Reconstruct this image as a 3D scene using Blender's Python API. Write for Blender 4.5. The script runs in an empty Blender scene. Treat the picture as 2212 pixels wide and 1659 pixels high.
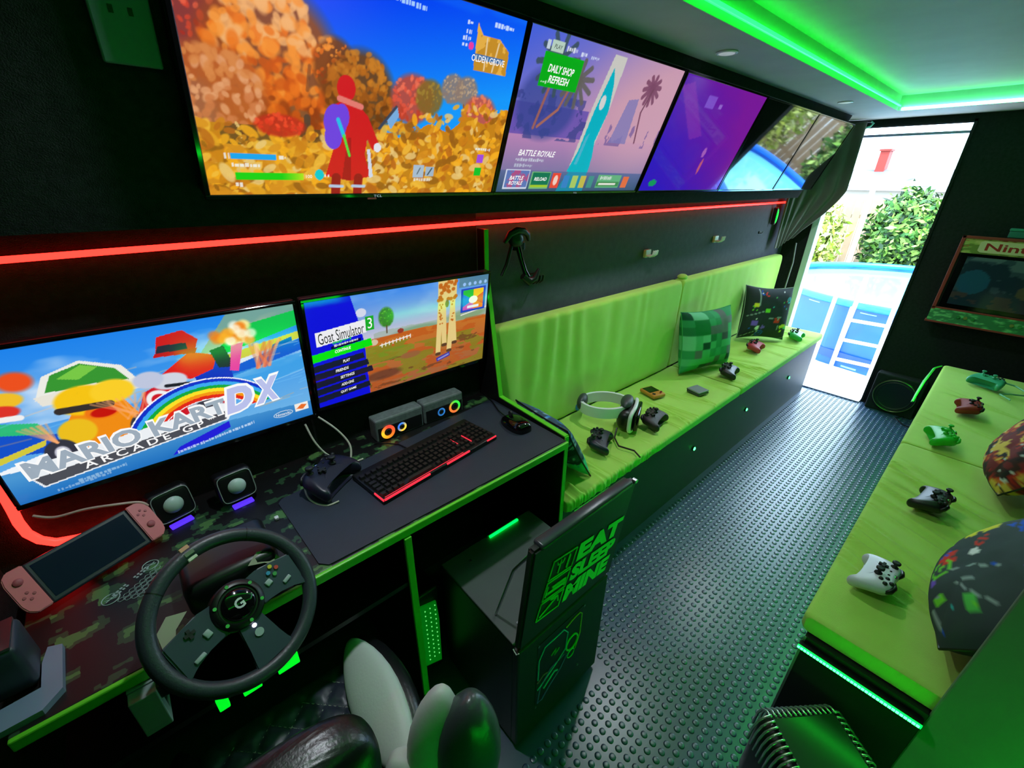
import bpy, bmesh, math, random
import numpy as np
from mathutils import Matrix, Vector, Euler

# ------------------------------------------------------------------ camera, world, sun, exposure
SC = bpy.context.scene
COL = SC.collection
R = math.radians
W_PX, H_PX, F_PX = 2212.0, 1659.0, 927.0

def setup_camera():
    yaw, pitch, roll = R(48.1), R(25.55), R(0.75)
    f = Vector((math.cos(yaw)*math.cos(pitch), math.sin(yaw)*math.cos(pitch), -math.sin(pitch)))
    right = Vector((math.sin(yaw), -math.cos(yaw), 0)); up = right.cross(f)
    r2 = right*math.cos(roll) + up*math.sin(roll); u2 = up*math.cos(roll) - right*math.sin(roll)
    m = Matrix((r2, u2, -f)).transposed().to_4x4(); m.translation = (0, 0, 1.6)
    cd = bpy.data.cameras.new('camera'); co = bpy.data.objects.new('camera', cd); COL.objects.link(co)
    cd.sensor_fit = 'HORIZONTAL'; cd.sensor_width = 36.0; cd.lens = 36.0*F_PX/W_PX; cd.clip_start = 0.02
    co.matrix_world = m; SC.camera = co
setup_camera()

world = bpy.data.worlds.new('world'); SC.world = world; world.use_nodes = True
wn = world.node_tree.nodes; bg = wn['Background']
sky = wn.new('ShaderNodeTexSky'); sky.sky_type = 'HOSEK_WILKIE'; sky.turbidity = 6.0; sky.ground_albedo = 0.5
sky.sun_direction = Vector((-0.35, -0.5, 0.79)).normalized()
mixw = wn.new('ShaderNodeMix'); mixw.data_type = 'RGBA'; mixw.inputs[0].default_value = 0.72
mixw.inputs[7].default_value = (0.60, 0.82, 1.0, 1)
world.node_tree.links.new(sky.outputs[0], mixw.inputs[6]); world.node_tree.links.new(mixw.outputs[2], bg.inputs[0])
bg.inputs[1].default_value = 13.5

sd = bpy.data.lights.new('sun', 'SUN'); sd.energy = 8.0; sd.angle = R(1.0); sd.color = (1, 0.95, 0.86)
so = bpy.data.objects.new('sun', sd); COL.objects.link(so)
so.rotation_euler = Vector((0.35, 0.5, -0.79)).to_track_quat('-Z', 'Y').to_euler()

vs = SC.view_settings
vs.view_transform = 'Standard'; vs.look = 'None'; vs.gamma = 1.0; vs.use_curve_mapping = False
vs.exposure = 0.0
SC.cycles.max_bounces = 8; SC.cycles.sample_clamp_indirect = 6.0

# ------------------------------------------------------------------ helpers
def lin(c):
    c = np.asarray(c, float)
    return np.where(c <= 0.04045, c/12.92, ((c+0.055)/1.055)**2.4)
def rgb(r, g, b): return tuple(lin([r/255., g/255., b/255.]))

MATS = {}
def mat(name, col=(0.5, 0.5, 0.5), rough=0.5, metal=0.0, spec=0.5, emit=None, es=0.0, noise=None, bump=None, trans=0.0, coat=0.0, sheen=0.0):
    if name in MATS: return MATS[name]
    m = bpy.data.materials.new(name); m.use_nodes = True; MATS[name] = m
    nt = m.node_tree; b = nt.nodes['Principled BSDF']
    b.inputs['Base Color'].default_value = (*col, 1); b.inputs['Roughness'].default_value = rough
    b.inputs['Metallic'].default_value = metal; b.inputs['Specular IOR Level'].default_value = spec
    b.inputs['Transmission Weight'].default_value = trans; b.inputs['Coat Weight'].default_value = coat
    b.inputs['Sheen Weight'].default_value = sheen
    if emit is not None:
        b.inputs['Emission Color'].default_value = (*emit, 1); b.inputs['Emission Strength'].default_value = es
    if noise or bump: tc = nt.nodes.new('ShaderNodeTexCoord')
    if noise:
        n = nt.nodes.new('ShaderNodeTexNoise'); n.inputs['Scale'].default_value = noise[0]; n.inputs['Detail'].default_value = 4
        nt.links.new(tc.outputs['Object'], n.inputs['Vector'])
        mr = nt.nodes.new('ShaderNodeMapRange'); mr.inputs[3].default_value = 1-noise[1]; mr.inputs[4].default_value = 1+noise[1]
        nt.links.new(n.outputs[0], mr.inputs[0])
        mx = nt.nodes.new('ShaderNodeVectorMath'); mx.operation = 'SCALE'; mx.inputs[0].default_value = col
        nt.links.new(mr.outputs[0], mx.inputs['Scale']); nt.links.new(mx.outputs[0], b.inputs['Base Color'])
    if bump:
        n2 = nt.nodes.new('ShaderNodeTexNoise'); n2.inputs['Scale'].default_value = bump[0]; n2.inputs['Detail'].default_value = 3
        nt.links.new(tc.outputs['Object'], n2.inputs['Vector'])
        bp = nt.nodes.new('ShaderNodeBump'); bp.inputs['Strength'].default_value = bump[1]; bp.inputs['Distance'].default_value = 0.004
        nt.links.new(n2.outputs[0], bp.inputs['Height']); nt.links.new(bp.outputs[0], b.inputs['Normal'])
    return m

def mat_attr(name, rough=0.6, es=0.0, spec=0.5, black=False):
    """colour comes from the mesh's own colour attribute (print, or the picture on a lit screen)"""
    if name in MATS: return MATS[name]
    m = bpy.data.materials.new(name); m.use_nodes = True; MATS[name] = m
    nt = m.node_tree; b = nt.nodes['Principled BSDF']; a = nt.nodes.new('ShaderNodeVertexColor'); a.layer_name = 'Col'
    b.inputs['Roughness'].default_value = rough; b.inputs['Specular IOR Level'].default_value = spec
    if es > 0:
        nt.links.new(a.outputs[0], b.inputs['Emission Color']); b.inputs['Emission Strength'].default_value = es
        b.inputs['Base Color'].default_value = (0.004, 0.004, 0.005, 1)
    else: nt.links.new(a.outputs[0], b.inputs['Base Color'])
    return m

def link(name, data, parent=None, loc=None, rot=None, mtx=None):
    o = bpy.data.objects.new(name, data); COL.objects.link(o)
    if parent is not None: o.parent = parent
    if mtx is not None: o.matrix_basis = mtx
    if loc is not None: o.location = loc
    if rot is not None: o.rotation_euler = rot
    return o

def tag(o, label=None, cat=None, group=None, kind=None):
    if label: o['label'] = label
    if cat: o['category'] = cat
    if group: o['group'] = group
    if kind: o['kind'] = kind
    return o

def thing(name, label, cat, loc=(0, 0, 0), rot=(0, 0, 0), group=None):
    o = link(name, None, None, loc, rot); o.empty_display_size = 0.05
    return tag(o, label, cat, group)

class MB:
    """collects shapes for ONE mesh object"""
    def __init__(s): s.bm = bmesh.new()
    def box(s, c, d, bev=0.0, seg=2, rot=None):
        m = Matrix.Translation(c)
        if rot: m = m @ Euler(rot).to_matrix().to_4x4()
        m = m @ Matrix.Diagonal((*d, 1))
        r = bmesh.ops.create_cube(s.bm, size=1.0, matrix=m)
        if bev > 0:
            es = list({e for v in r['verts'] for e in v.link_edges})
            bmesh.ops.bevel(s.bm, geom=es, offset=bev, segments=seg, affect='EDGES', profile=0.5)
        return s
    def span(s, a, b, bev=0.0, seg=2):
        a = Vector(a); b = Vector(b); d = b-a
        return s.box((a+b)/2, (abs(d.x), abs(d.y), abs(d.z)), bev, seg)
    def cyl(s, c, r, h, n=24, axis='Z', r2=None, rot=None):
        m = Matrix.Translation(c)
        if rot: m = m @ Euler(rot).to_matrix().to_4x4()
        if axis == 'X': m = m @ Matrix.Rotation(R(90), 4, 'Y')
        if axis == 'Y': m = m @ Matrix.Rotation(R(90), 4, 'X')
        bmesh.ops.create_cone(s.bm, cap_ends=True, segments=n, radius1=r, radius2=r if r2 is None else r2, depth=h, matrix=m)
        return s
    def ball(s, c, d, n=16, rot=None):
        m = Matrix.Translation(c)
        if rot: m = m @ Euler(rot).to_matrix().to_4x4()
        m = m @ Matrix.Diagonal((*d, 1))
        bmesh.ops.create_uvsphere(s.bm, u_segments=n, v_segments=max(6, n//2), radius=0.5, matrix=m)
        return s
    def tube(s, pts, r, n=8, closed=False, caps=True):
        pts = [Vector(p) for p in pts]; rings = []; N = len(pts); up = None
        for i, p in enumerate(pts):
            a = pts[(i-1) % N] if (closed or i > 0) else p; b = pts[(i+1) % N] if (closed or i < N-1) else p
            t = (b-a).normalized()
            if up is None: up = Vector((0, 0, 1)) if abs(t.z) < 0.9 else Vector((1, 0, 0))
            x = t.cross(up).normalized(); y = x.cross(t).normalized(); up = y
            rr = r[i] if isinstance(r, (list, tuple)) else r
            rings.append([s.bm.verts.new(p+(x*math.cos(k*2*math.pi/n)+y*math.sin(k*2*math.pi/n))*rr) for k in range(n)])
        for i in range(N if closed else N-1):
            A, B = rings[i], rings[(i+1) % N]
            for k in range(n): s.bm.faces.new((A[k], A[(k+1) % n], B[(k+1) % n], B[k]))
        if not closed and caps: s.bm.faces.new(rings[0][::-1]); s.bm.faces.new(rings[-1])
        return s
    def prism(s, poly, d0, d1, M=None):
        """2D polygon extruded between local z=d0 and d1; M maps the local frame"""
        M = M or Matrix.Identity(4)
        a = [s.bm.verts.new(M @ Vector((x, y, d0))) for x, y in poly]; b = [s.bm.verts.new(M @ Vector((x, y, d1))) for x, y in poly]
        n = len(poly); s.bm.faces.new(a[::-1]); s.bm.faces.new(b)
        for i in range(n): s.bm.faces.new((a[i], a[(i+1) % n], b[(i+1) % n], b[i]))
        return s
    def lathe(s, prof, n=24, M=None):
        """profile of (radius, height) turned about local z"""
        M = M or Matrix.Identity(4); rings = []
        for r, z in prof: rings.append([s.bm.verts.new(M @ Vector((r*math.cos(k*2*math.pi/n), r*math.sin(k*2*math.pi/n), z))) for k in range(n)])
        for A, B in zip(rings, rings[1:]):
            for k in range(n): s.bm.faces.new((A[k], A[(k+1) % n], B[(k+1) % n], B[k]))
        s.bm.faces.new(rings[0][::-1]); s.bm.faces.new(rings[-1])
        return s
    def quad(s, *p): s.bm.faces.new([s.bm.verts.new(v) for v in p]); return s
    def mesh(s, name, m, smooth=False):
        bmesh.ops.recalc_face_normals(s.bm, faces=s.bm.faces)
        me = bpy.data.meshes.new(name); s.bm.to_mesh(me); s.bm.free(); me.materials.append(m)
        if smooth:
            me.polygons.foreach_set('use_smooth', [True]*len(me.polygons))
        return me
    def build(s, name, m, parent=None, smooth=False, auto=True, **k):
        me = s.mesh(name, m, smooth)
        if smooth and auto:
            try: me.set_sharp_from_angle(angle=R(50))
            except Exception: pass
        return link(name, me, parent, **k)

def np_mesh(name, V, Fq, m, smooth=True, cols=None):
    V = np.asarray(V, np.float32); Fq = np.asarray(Fq, np.int32)
    me = bpy.data.meshes.new(name); k = Fq.shape[1]
    me.vertices.add(len(V)); me.vertices.foreach_set('co', V.ravel())
    me.loops.add(Fq.size); me.loops.foreach_set('vertex_index', Fq.ravel())
    me.polygons.add(len(Fq)); me.polygons.foreach_set('loop_start', np.arange(len(Fq), dtype=np.int32)*k)
    me.update(calc_edges=True); me.validate()
    if smooth: me.polygons.foreach_set('use_smooth', np.ones(len(me.polygons), bool))
    me.materials.append(m)
    if cols is not None:
        a = me.color_attributes.new('Col', 'FLOAT_COLOR', 'POINT')
        a.data.foreach_set('color', np.concatenate([cols, np.ones((len(cols), 1))], 1).astype(np.float32).ravel())
    return me

def grid_faces(nu, nv, wrap=False):
    i = np.arange(nu-1 if not wrap else nu)[:, None]; j = np.arange(nv-1)[None, :]
    i2 = (i+1) % nu
    return np.stack([i*nv+j+0*i, i2*nv+j, i2*nv+j+1, i*nv+j+1], -1).reshape(-1, 4)

def vnoise(x, y, seed=0):
    xi = np.floor(x).astype(np.int64); yi = np.floor(y).astype(np.int64); fx = x-xi; fy = y-yi
    fx = fx*fx*(3-2*fx); fy = fy*fy*(3-2*fy)
    def h(a, b):
        n = (a*374761393 + b*668265263 + seed*974711) & 0x7fffffff; n = ((n ^ (n >> 13))*1274126177) & 0x7fffffff
        return ((n ^ (n >> 16)) & 0xffff)/65535.0
    return (h(xi, yi)*(1-fx)+h(xi+1, yi)*fx)*(1-fy)+(h(xi, yi+1)*(1-fx)+h(xi+1, yi+1)*fx)*fy
def fbm(x, y, seed=0, o=4): return sum(vnoise(x*2**k, y*2**k, seed+k)*0.5**(k+1) for k in range(o))

_tc = [0]
def text_mesh(s, w, h, m, shear=0.0, thick=0.0004, fat=0.0):
    c = bpy.data.curves.new('t', 'FONT'); c.body = s; c.shear = shear; c.offset = fat; c.resolution_u = 3
    o = bpy.data.objects.new('t', c); COL.objects.link(o)
    bpy.context.view_layer.update()
    me = bpy.data.meshes.new_from_object(o.evaluated_get(bpy.context.evaluated_depsgraph_get()))
    COL.objects.unlink(o); bpy.data.objects.remove(o); bpy.data.curves.remove(c)
    n = len(me.vertices); co = np.empty(n*3, np.float32); me.vertices.foreach_get('co', co); co = co.reshape(-1, 3)
    mn, mx = co.min(0), co.max(0); sz = np.maximum(mx-mn, 1e-6)
    co[:, 0] = (co[:, 0]-mn[0])/sz[0]*w; co[:, 1] = (co[:, 1]-mn[1])/sz[1]*h; co[:, 2] = 0
    me.vertices.foreach_set('co', co.ravel())
    me.materials.clear(); me.materials.append(m); me.update()
    return me
def text(s, x, y, w, h, m, parent, z=0.0012, shear=0.0, name='lettering', fat=0.0, rz=0.0):
    return link(name, text_mesh(s, w, h, m, shear, fat=fat), parent, (x, y, z), (0, 0, rz))

def copy_tree(o, parent=None):
    c = o.copy(); COL.objects.link(c)
    if parent is not None: c.parent = parent
    for ch in o.children: copy_tree(ch, c)
    return c

# ------------------------------------------------------------------ materials
CARPET = mat('black_carpet', rgb(40, 42, 44), 0.95, spec=0.1, noise=(60, 0.5), bump=(420, 0.7))
CARPET_DAYLIT = mat('daylit_carpet', rgb(76, 80, 92), 0.85, spec=0.2, noise=(30, 0.25), bump=(300, 0.4))  # same carpet as the black, lightened for the daylight grazing it
CEIL = mat('ceiling_panel', rgb(178, 180, 182), 0.7, spec=0.3, noise=(8, 0.12))
BLKPL = mat('black_plastic', rgb(16, 16, 18), 0.38)
BLKGL = mat('gloss_black', rgb(8, 8, 10), 0.08, spec=0.6)
DKGREY = mat('dark_grey_plastic', rgb(52, 56, 62), 0.45)
MIDGREY = mat('mid_grey_plastic', rgb(120, 124, 130), 0.4)
WHITEPL = mat('white_plastic', rgb(225, 226, 232), 0.35)
METAL = mat('brushed_metal', rgb(185, 185, 190), 0.28, metal=1.0)
CHROME = mat('chrome', rgb(215, 215, 220), 0.12, metal=1.0)
LIME = mat('lime_fabric', rgb(172, 214, 92), 0.85, spec=0.15, noise=(14, 0.08), bump=(700, 0.25), sheen=0.2)
LIMEEDGE = mat('lime_edging', rgb(96, 205, 40), 0.4)
GLED = mat('green_led', rgb(10, 40, 10), 0.4, emit=(0.004, 1.0, 0.03), es=11.0)
GLEDW = mat('green_led_core', rgb(10, 40, 10), 0.4, emit=(0.10, 1.0, 0.30), es=26.0)
RLED = mat('red_led', rgb(40, 8, 8), 0.4, emit=(1.0, 0.012, 0.008), es=9.0)
KRED = mat('key_glow', rgb(40, 4, 8), 0.4, emit=(1.0, 0.03, 0.06), es=1.2)
WHITEEM = mat('screen_white', (0.01, 0.01, 0.01), 0.3, emit=(1, 1, 1), es=0.95)
DARKEM = mat('screen_dark_print', (0.01, 0.01, 0.01), 0.3, emit=(0.01, 0.01, 0.012), es=1.0)
GREENEM = mat('screen_green', (0.01, 0.01, 0.01), 0.3, emit=rgb(30, 215, 50), es=0.9)
SILVEREM = mat('screen_silver', (0.01, 0.01, 0.01), 0.3, emit=rgb(165, 180, 195), es=0.9)
LILACEM = mat('screen_lilac', (0.01, 0.01, 0.01), 0.3, emit=rgb(190, 195, 240), es=0.95)
LEATHER = mat('black_leather', rgb(17, 17, 20), 0.32, spec=0.55, bump=(180, 0.12))
LEATHERW = mat('white_leather', rgb(196, 200, 198), 0.45, spec=0.4, bump=(180, 0.1))
LEATHER2 = mat('sheen_leather', rgb(64, 70, 74), 0.28, spec=0.6, bump=(180, 0.1))  # black leather of the wings, with its silvery sheen in the base colour
THREAD = mat('white_thread', rgb(190, 185, 175), 0.7)
CABLEW = mat('white_cable', rgb(190, 185, 170), 0.5)
RUBBER = mat('black_rubber', rgb(22, 24, 27), 0.55)

# ------------------------------------------------------------------ the van shell
XN, XF, YR, YL, ZS, ZC = -0.40, 4.20, -0.52, 1.30, 2.00, 2.075

def floor():
    m = mat('coin_rubber_floor', rgb(46, 68, 98), 0.31, spec=0.9, noise=(5, 0.18), bump=(90, 0.05))
    o = MB().span((XN, YR, -0.03), (XF+0.02, YL, 0)).build('floor', m); tag(o, kind='structure')
    # raised coin studs on a square pitch
    prof = [(0.0108, 0.0), (0.0100, 0.0016), (0.0075, 0.0025), (0.003, 0.0028)]
    stud = MB().lathe(prof, 12).mesh('stud', m, True)
    p = 0.0312; pts = []
    for i in range(int((XF-0.38)/p)):
        for j in range(int(0.86/p)):
            x, y = 0.395+i*p, -0.04+j*p
            if x > 1.16 and y < 0.04: continue
            if y > 0.80: continue
            if x < 0.9 and y > 0.49: continue
            pts.append((x, y))
    pts.sort(key=lambda q: q[0]**2+q[1]**2)
    vis = [q for q in pts if not (q[0] < 0.50+0.35*q[1] and q[1] > 0.30) and q[0] > 0.55]
    near = vis[:300]; ns = set(near)
    for x, y in near: link('stud', stud, o, (x, y, 0))
    V = np.empty(len(stud.vertices)*3); stud.vertices.foreach_get('co', V); V = V.reshape(-1, 3)
    bm = bmesh.new(); far = [q for q in pts if q not in ns]
    faces = [list(f.vertices) for f in stud.polygons]; vv = []; ff = []
    for k, (x, y) in enumerate(far):
        vv.append(V+[x, y, 0]); b = k*len(V); ff += [[b+i for i in f] for f in faces]
    me = bpy.data.meshes.new('stud_field'); me.from_pydata(np.concatenate(vv).tolist(), [], ff); me.materials.append(m)
    me.polygons.foreach_set('use_smooth', [True]*len(me.polygons))
    tag(link('stud_field', me, o), kind='stuff')
floor()

def shell():
    S = lambda n, mb, m: tag(mb.build(n, m), kind='structure')
    S('wall_left', MB().span((XN, YL, 0), (XF, YL+0.04, ZC+0.04)), CARPET_DAYLIT)
    S('wall_right', MB().span((XN, YR-0.04, 0), (XF, YR, ZC+0.04)), CARPET)
    S('wall_near', MB().span((XN-0.04, YR, 0), (XN, YL, ZC+0.04)), CARPET)
    # rear wall with the door opening y 0.42..1.12, top 1.96
    w = MB(); w.span((XF, YR, 0), (XF+0.06, 0.42, ZC+0.04)); w.span((XF, 1.12, 0), (XF+0.06, YL, ZC+0.04)); w.span((XF, 0.42, 1.955), (XF+0.06, 1.12, ZC+0.04))
    S('wall_rear', w, CARPET)
    # dark carpet over the desk; above the bench daylight is mixed into its colour
    lin_ = MB().span((XN, YL-0.012, 0.0), (0.975, YL, 1.60)); S('trim_1', lin_, CARPET)
    # overhead box that carries the televisions (sloping front)
    b = MB(); Mx = Matrix(((0, 0, 1, 0), (1, 0, 0, 0), (0, 1, 0, 0), (0, 0, 0, 1)))
    b.prism([(1.172, 1.50), (YL, 1.50), (YL, ZS), (0.985, ZS)], XN, 3.84, Mx); S('trim_2', b, CARPET)
    # soffit around the recessed ceiling tray
    s = MB(); s.span((XN, 0.74, ZS), (XF, YL, ZC)); s.span((3.76, YR, ZS), (XF, 0.74, ZC)); s.span((XN, YR, ZS), (3.76, -0.30, ZC))
    S('ceiling_soffit', s, CEIL)
    S('ceiling', MB().span((XN, YR, ZC), (XF, YL, ZC+0.04)), CEIL)
    # low partition at the near end of the right bench
    S('wall_partition', MB().span((1.150, YR, 0), (1.161, -0.2355, 1.25), 0.004), mat('partition_board', rgb(110, 116, 112), 0.6, noise=(10, 0.1)))
    # door frame
    f = link('door_1', None); tag(f, kind='structure')
    MB().span((XF-0.01, 0.405, 0), (XF+0.07, 0.42, 1.97)).build('jamb', CARPET, f)
    MB().span((XF-0.03, 1.075, 0), (XF+0.07, 1.12, 1.97), 0.004).build('jamb', mat('pale_jamb', rgb(200, 212, 222), 0.35), f)
    MB().span((XF-0.01, 0.405, 1.955), (XF+0.07, 1.12, 1.97)).build('lintel', CARPET, f)
    MB().span((XF+0.015, 0.42, 1.895), (XF+0.05, 1.08, 1.91)).build('rail', mat('lilac_rail', rgb(150, 145, 190), 0.4), f)
    MB().span((XF-0.06, 0.42, -0.0), (XF+0.08, 1.10, 0.012), 0.003).build('threshold', METAL, f)
shell()

# ------------------------------------------------------------------ LED strips and lamps
def led_lights():
    r = thing('led_strip', 'bright red neon light strip running along the wall below the row of TVs', 'light strip', (0, 0, 0))
    pts = [(3.98, 1.283, 1.462), (3.0, 1.283, 1.462), (2.0, 1.283, 1.46), (1.0, 1.283, 1.458), (0.0, 1.278, 1.45), (-0.28, 1.278, 1.447), (-0.316, 1.277, 1.435), (-0.326, 1.276, 1.40), (-0.328, 1.274, 1.1), (-0.331, 1.272, 0.93),
           (-0.333, 1.272, 0.895), (-0.330, 1.27, 0.862), (-0.318, 1.268, 0.836), (-0.298, 1.265, 0.818), (-0.262, 1.262, 0.809), (-0.21, 1.26, 0.806), (-0.16, 1.26, 0.806)]
    MB().tube(pts, [0.0068]*9+[0.0092]*(len(pts)-9), 10).build('tube', RLED, r, True)
    MB().tube([(x, y+0.0075, z) for x, y, z in pts[:8]], 0.006, 6).build('channel', BLKPL, r)
    MB().tube([(3.98, 1.28, 1.462), (4.02, 1.26, 1.45), (4.01, 1.25, 1.42), (4.05, 1.24, 1.38)], 0.004, 6).build('cable', CABLEW, r)
    MB().tube([(3.985, 1.28, 1.465), (4.0, 1.255, 1.52), (4.02, 1.25, 1.55)], 0.003, 6).build('cable', CABLEW, r)
    # ceiling tray edge lights: the left run sits behind the lip, the rear run is in plain view
    g = thing('led_strip', 'green cove light strip along the left edge of the recessed ceiling', 'light strip')
    MB().tube([(XN+0.02, 0.728, ZS+0.022), (3.74, 0.728, ZS+0.022)], 0.007, 8).build('tube', GLED, g, True)
    g = thing('led_strip', 'glaring white-green light strip across the rear edge of the ceiling', 'light strip')
    MB().tube([(3.748, 0.72, ZS+0.004), (3.748, -0.29, ZS+0.004)], 0.008, 8).build('tube', GLEDW, g, True)
    g = thing('led_strip', 'green cove light strip along the ceiling edge above the right bench', 'light strip')
    MB().tube([(XN+0.02, -0.288, ZS+0.022), (3.74, -0.288, ZS+0.022)], 0.007, 8).build('tube', GLED, g, True)
    # strip on the near end of the right bench, single diodes showing
    e = thing('led_strip', 'green LED tape of bright dots under the near end of the right bench', 'light strip', (1.122, 0.04, 0.426))
    MB().span((0, -0.272, -0.005), (0.004, -0.005, 0.005)).build('tape', mat('led_tape', rgb(30, 120, 40), 0.5, emit=(0.0, 1.0, 0.02), es=10.0), e)
    MB().span((0.004, -0.272, -0.006), (0.0245, -0.005, 0.006)).build('profile', BLKPL, e)
    dot = MB().box((0, 0, 0), (0.003, 0.006, 0.006)).mesh('diode', mat('diode', rgb(60, 255, 90), 0.4, emit=(0.012, 1.0, 0.05), es=26.0))
    for k in range(34): link('diode', dot, e, (-0.001, -0.008-0.0078*k, 0))
    g = thing('led_strip', 'green light strip under the cushion edge along the aisle side of the right bench', 'light strip', (0, 0, 0))
    MB().span((1.19, 0.031, 0.430), (3.90, 0.036, 0.440)).build('tape', mat('aisle_tape', rgb(20, 120, 30), 0.4, emit=(0.004, 1.0, 0.03), es=42.0), g)
    g = thing('led_strip', 'out-of-view green light strip low on the right wall opposite the desk', 'light strip', (0, 0, 0))
    MB().span((-0.36, YR+0.002, 0.30), (1.10, YR+0.012, 0.315)).build('tape', mat('unseen_kick_tape', rgb(20, 120, 30), 0.4, emit=(0.004, 1.0, 0.03), es=36.0), g)  # unseen strip, added for the green light on floor, partition and sticker
    # small round marker lamps in the left bench front
    nm = ['nearest the desk', 'in the middle of the three', 'nearest the door']
    for k, x in enumerate((2.068, 2.753, 3.515)):
        l = thing('marker_lamp', 'small round green lamp in the left bench front, ' + nm[k], 'lamp', (x, 0.806, 0.276), (R(90), 0, 0), 'green marker lamps in the bench front')
        MB().lathe([(0.015, 0.0), (0.015, 0.004), (0.011, 0.006)], 20).build('ring', BLKPL, l, True)
        MB().lathe([(0.0105, 0.004), (0.0095, 0.008), (0.005, 0.0105), (0.001, 0.011)], 16).build('lens', mat('marker_lens', rgb(30, 220, 60), 0.3, emit=(0.03, 1.0, 0.12), es=14.0), l, True)
    # recessed downlights in the left soffit
    for k, (x, t) in enumerate(((0.35, 'pale recessed downlight in the soffit above the desk end'), (1.75, 'pale recessed downlight in the soffit, above the second TV'), (3.20, 'pale recessed downlight in the soffit, above the TV nearest the curtain'))):
        l = thing('ceiling_downlight', t, 'downlight', (x, 0.872, ZS), (0, 0, 0), 'recessed downlights')
        MB().lathe([(0.036, -0.0005), (0.036, -0.004), (0.030, -0.006), (0.028, -0.003), (0.001, -0.003)], 28).build('bezel', WHITEPL, l, True)
        MB().cyl((0, 0, -0.0045), 0.026, 0.002, 24).build('diffuser', mat('diffuser', rgb(210, 215, 210), 0.5, emit=(0.9, 0.95, 1.0), es=0.25), l)
        ld = bpy.data.lights.new('downlight_beam', 'AREA'); ld.shape = 'DISK'; ld.size = 0.05; ld.energy = 4.5; ld.color = (0.86, 0.92, 1.0); ld.spread = R(150)
        link('downlight_beam', ld, l, (0, 0, -0.008))
    # spot of green light by the curtain, added as a glowing oval with housing
    l = thing('glow_spot', 'slim green oval standing in for a spot of light beside the curtain', 'lamp', (3.79, 1.262, 1.37), (0, 0, 0))
    MB().box((0, 0.016, 0), (0.03, 0.03, 0.12), 0.006).build('housing', BLKPL, l)  # added to hold the glowing oval
    MB().ball((0, -0.0, 0), (0.022, 0.012, 0.10)).build('lens', mat('glow_spot_green', rgb(20, 160, 20), 0.4, emit=(0.0, 1.0, 0.03), es=2.2), l, True)  # glowing oval standing in for the spot of light
led_lights()

# ------------------------------------------------------------------ pictures for the lit screens
class Art:
    """paints an sRGB picture on a grid; u to the right, v up, both 0..1"""
    def __init__(s, w, h, base=(0, 0, 0)):
        s.w, s.h = w, h; s.asp = 16/9.
        u = (np.arange(w)+0.5)/w; v = (np.arange(h)+0.5)/h
        s.U, s.V = np.meshgrid(u, v, indexing='ij'); s.X = s.U*s.asp
        s.I = np.zeros((w, h, 3))+np.array(base)/255.
    def put(s, mask, c, a=1.0):
        m = (np.asarray(mask, float)*a)[..., None]; c = np.asarray(c, float)/255.
        s.I = s.I*(1-m)+c*m; return s
    def grad(s, mask, c0, c1, t):
        t = np.clip(t, 0, 1)[..., None]; c = (np.array(c0)*(1-t)+np.array(c1)*t)/255.; m = np.asarray(mask, float)[..., None]
        s.I = s.I*(1-m)+c*m; return s
    def ell(s, u, v, ru, rv, soft=0.05, rot=0.0):
        dx = (s.U-u); dy = (s.V-v)
        if rot: dx, dy = (dx*s.asp*math.cos(rot)+dy*math.sin(rot))/s.asp, -dx*s.asp*math.sin(rot)+dy*math.cos(rot)
        d = np.sqrt((dx/ru)**2+(dy/rv)**2)
        return np.clip((1-d)/soft+0.5, 0, 1)
    def rect(s, u0, u1, v0, v1): return (s.U >= u0) & (s.U <= u1) & (s.V >= v0) & (s.V <= v1)
    def poly(s, pts):
        ins = np.zeros(s.U.shape, bool); n = len(pts)
        for i in range(n):
            x1, y1 = pts[i]; x2, y2 = pts[(i+1) % n]
            if y1 == y2: continue
            c = ((s.V > y1) != (s.V > y2)) & (s.U < (x2-x1)*(s.V-y1)/(y2-y1)+x1); ins ^= c
        return ins
    def line(s, u0, v0, u1, v1, w):
        ax, ay, bx, by = u0*s.asp, v0, u1*s.asp, v1; dx, dy = bx-ax, by-ay; L2 = dx*dx+dy*dy
        t = np.clip(((s.X-ax)*dx+(s.V-ay)*dy)/L2, 0, 1); d = np.hypot(s.X-ax-t*dx, s.V-ay-t*dy)
        return np.clip((w-d)/0.004+0.5, 0, 1)
    def dashes(s, u0, u1, v, h, c, seed=0, slope=0.0):
        rg = random.Random(seed); u = u0
        while u < u1:
            w = rg.uniform(0.004, 0.012); vv = v+slope*(u-u0); s.put((s.U >= u) & (s.U <= min(u+w, u1)) & (np.abs(s.V-vv) < h*rg.uniform(0.3, 0.55)), c, 0.85); u += w+0.003
        return s
    def blobs(s, n, u0, u1, v0, v1, r, cols, seed, soft=0.3, a=0.9, flat=0.6):
        rg = random.Random(seed)
        for _ in range(n):
            s.put(s.ell(rg.uniform(u0, u1), rg.uniform(v0, v1), rg.uniform(*r), rg.uniform(*r)*flat*s.asp, soft, rg.uniform(-1, 1)), rg.choice(cols), a)
        return s
    def mesh(s, name, W, H, m):
        V = np.stack([s.U*W, s.V*H, np.zeros_like(s.U)], -1).reshape(-1, 3)
        V[:, 0] = (V[:, 0]-V[0, 0])/(V[-1, 0]-V[0, 0])*W; V[:, 1] = (V[:, 1]-V[:, 1].min())/(V[:, 1].max()-V[:, 1].min())*H
        return np_mesh(name, V, grid_faces(s.w, s.h), m, True, lin(np.clip(s.I, 0, 1)).reshape(-1, 3))

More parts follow.
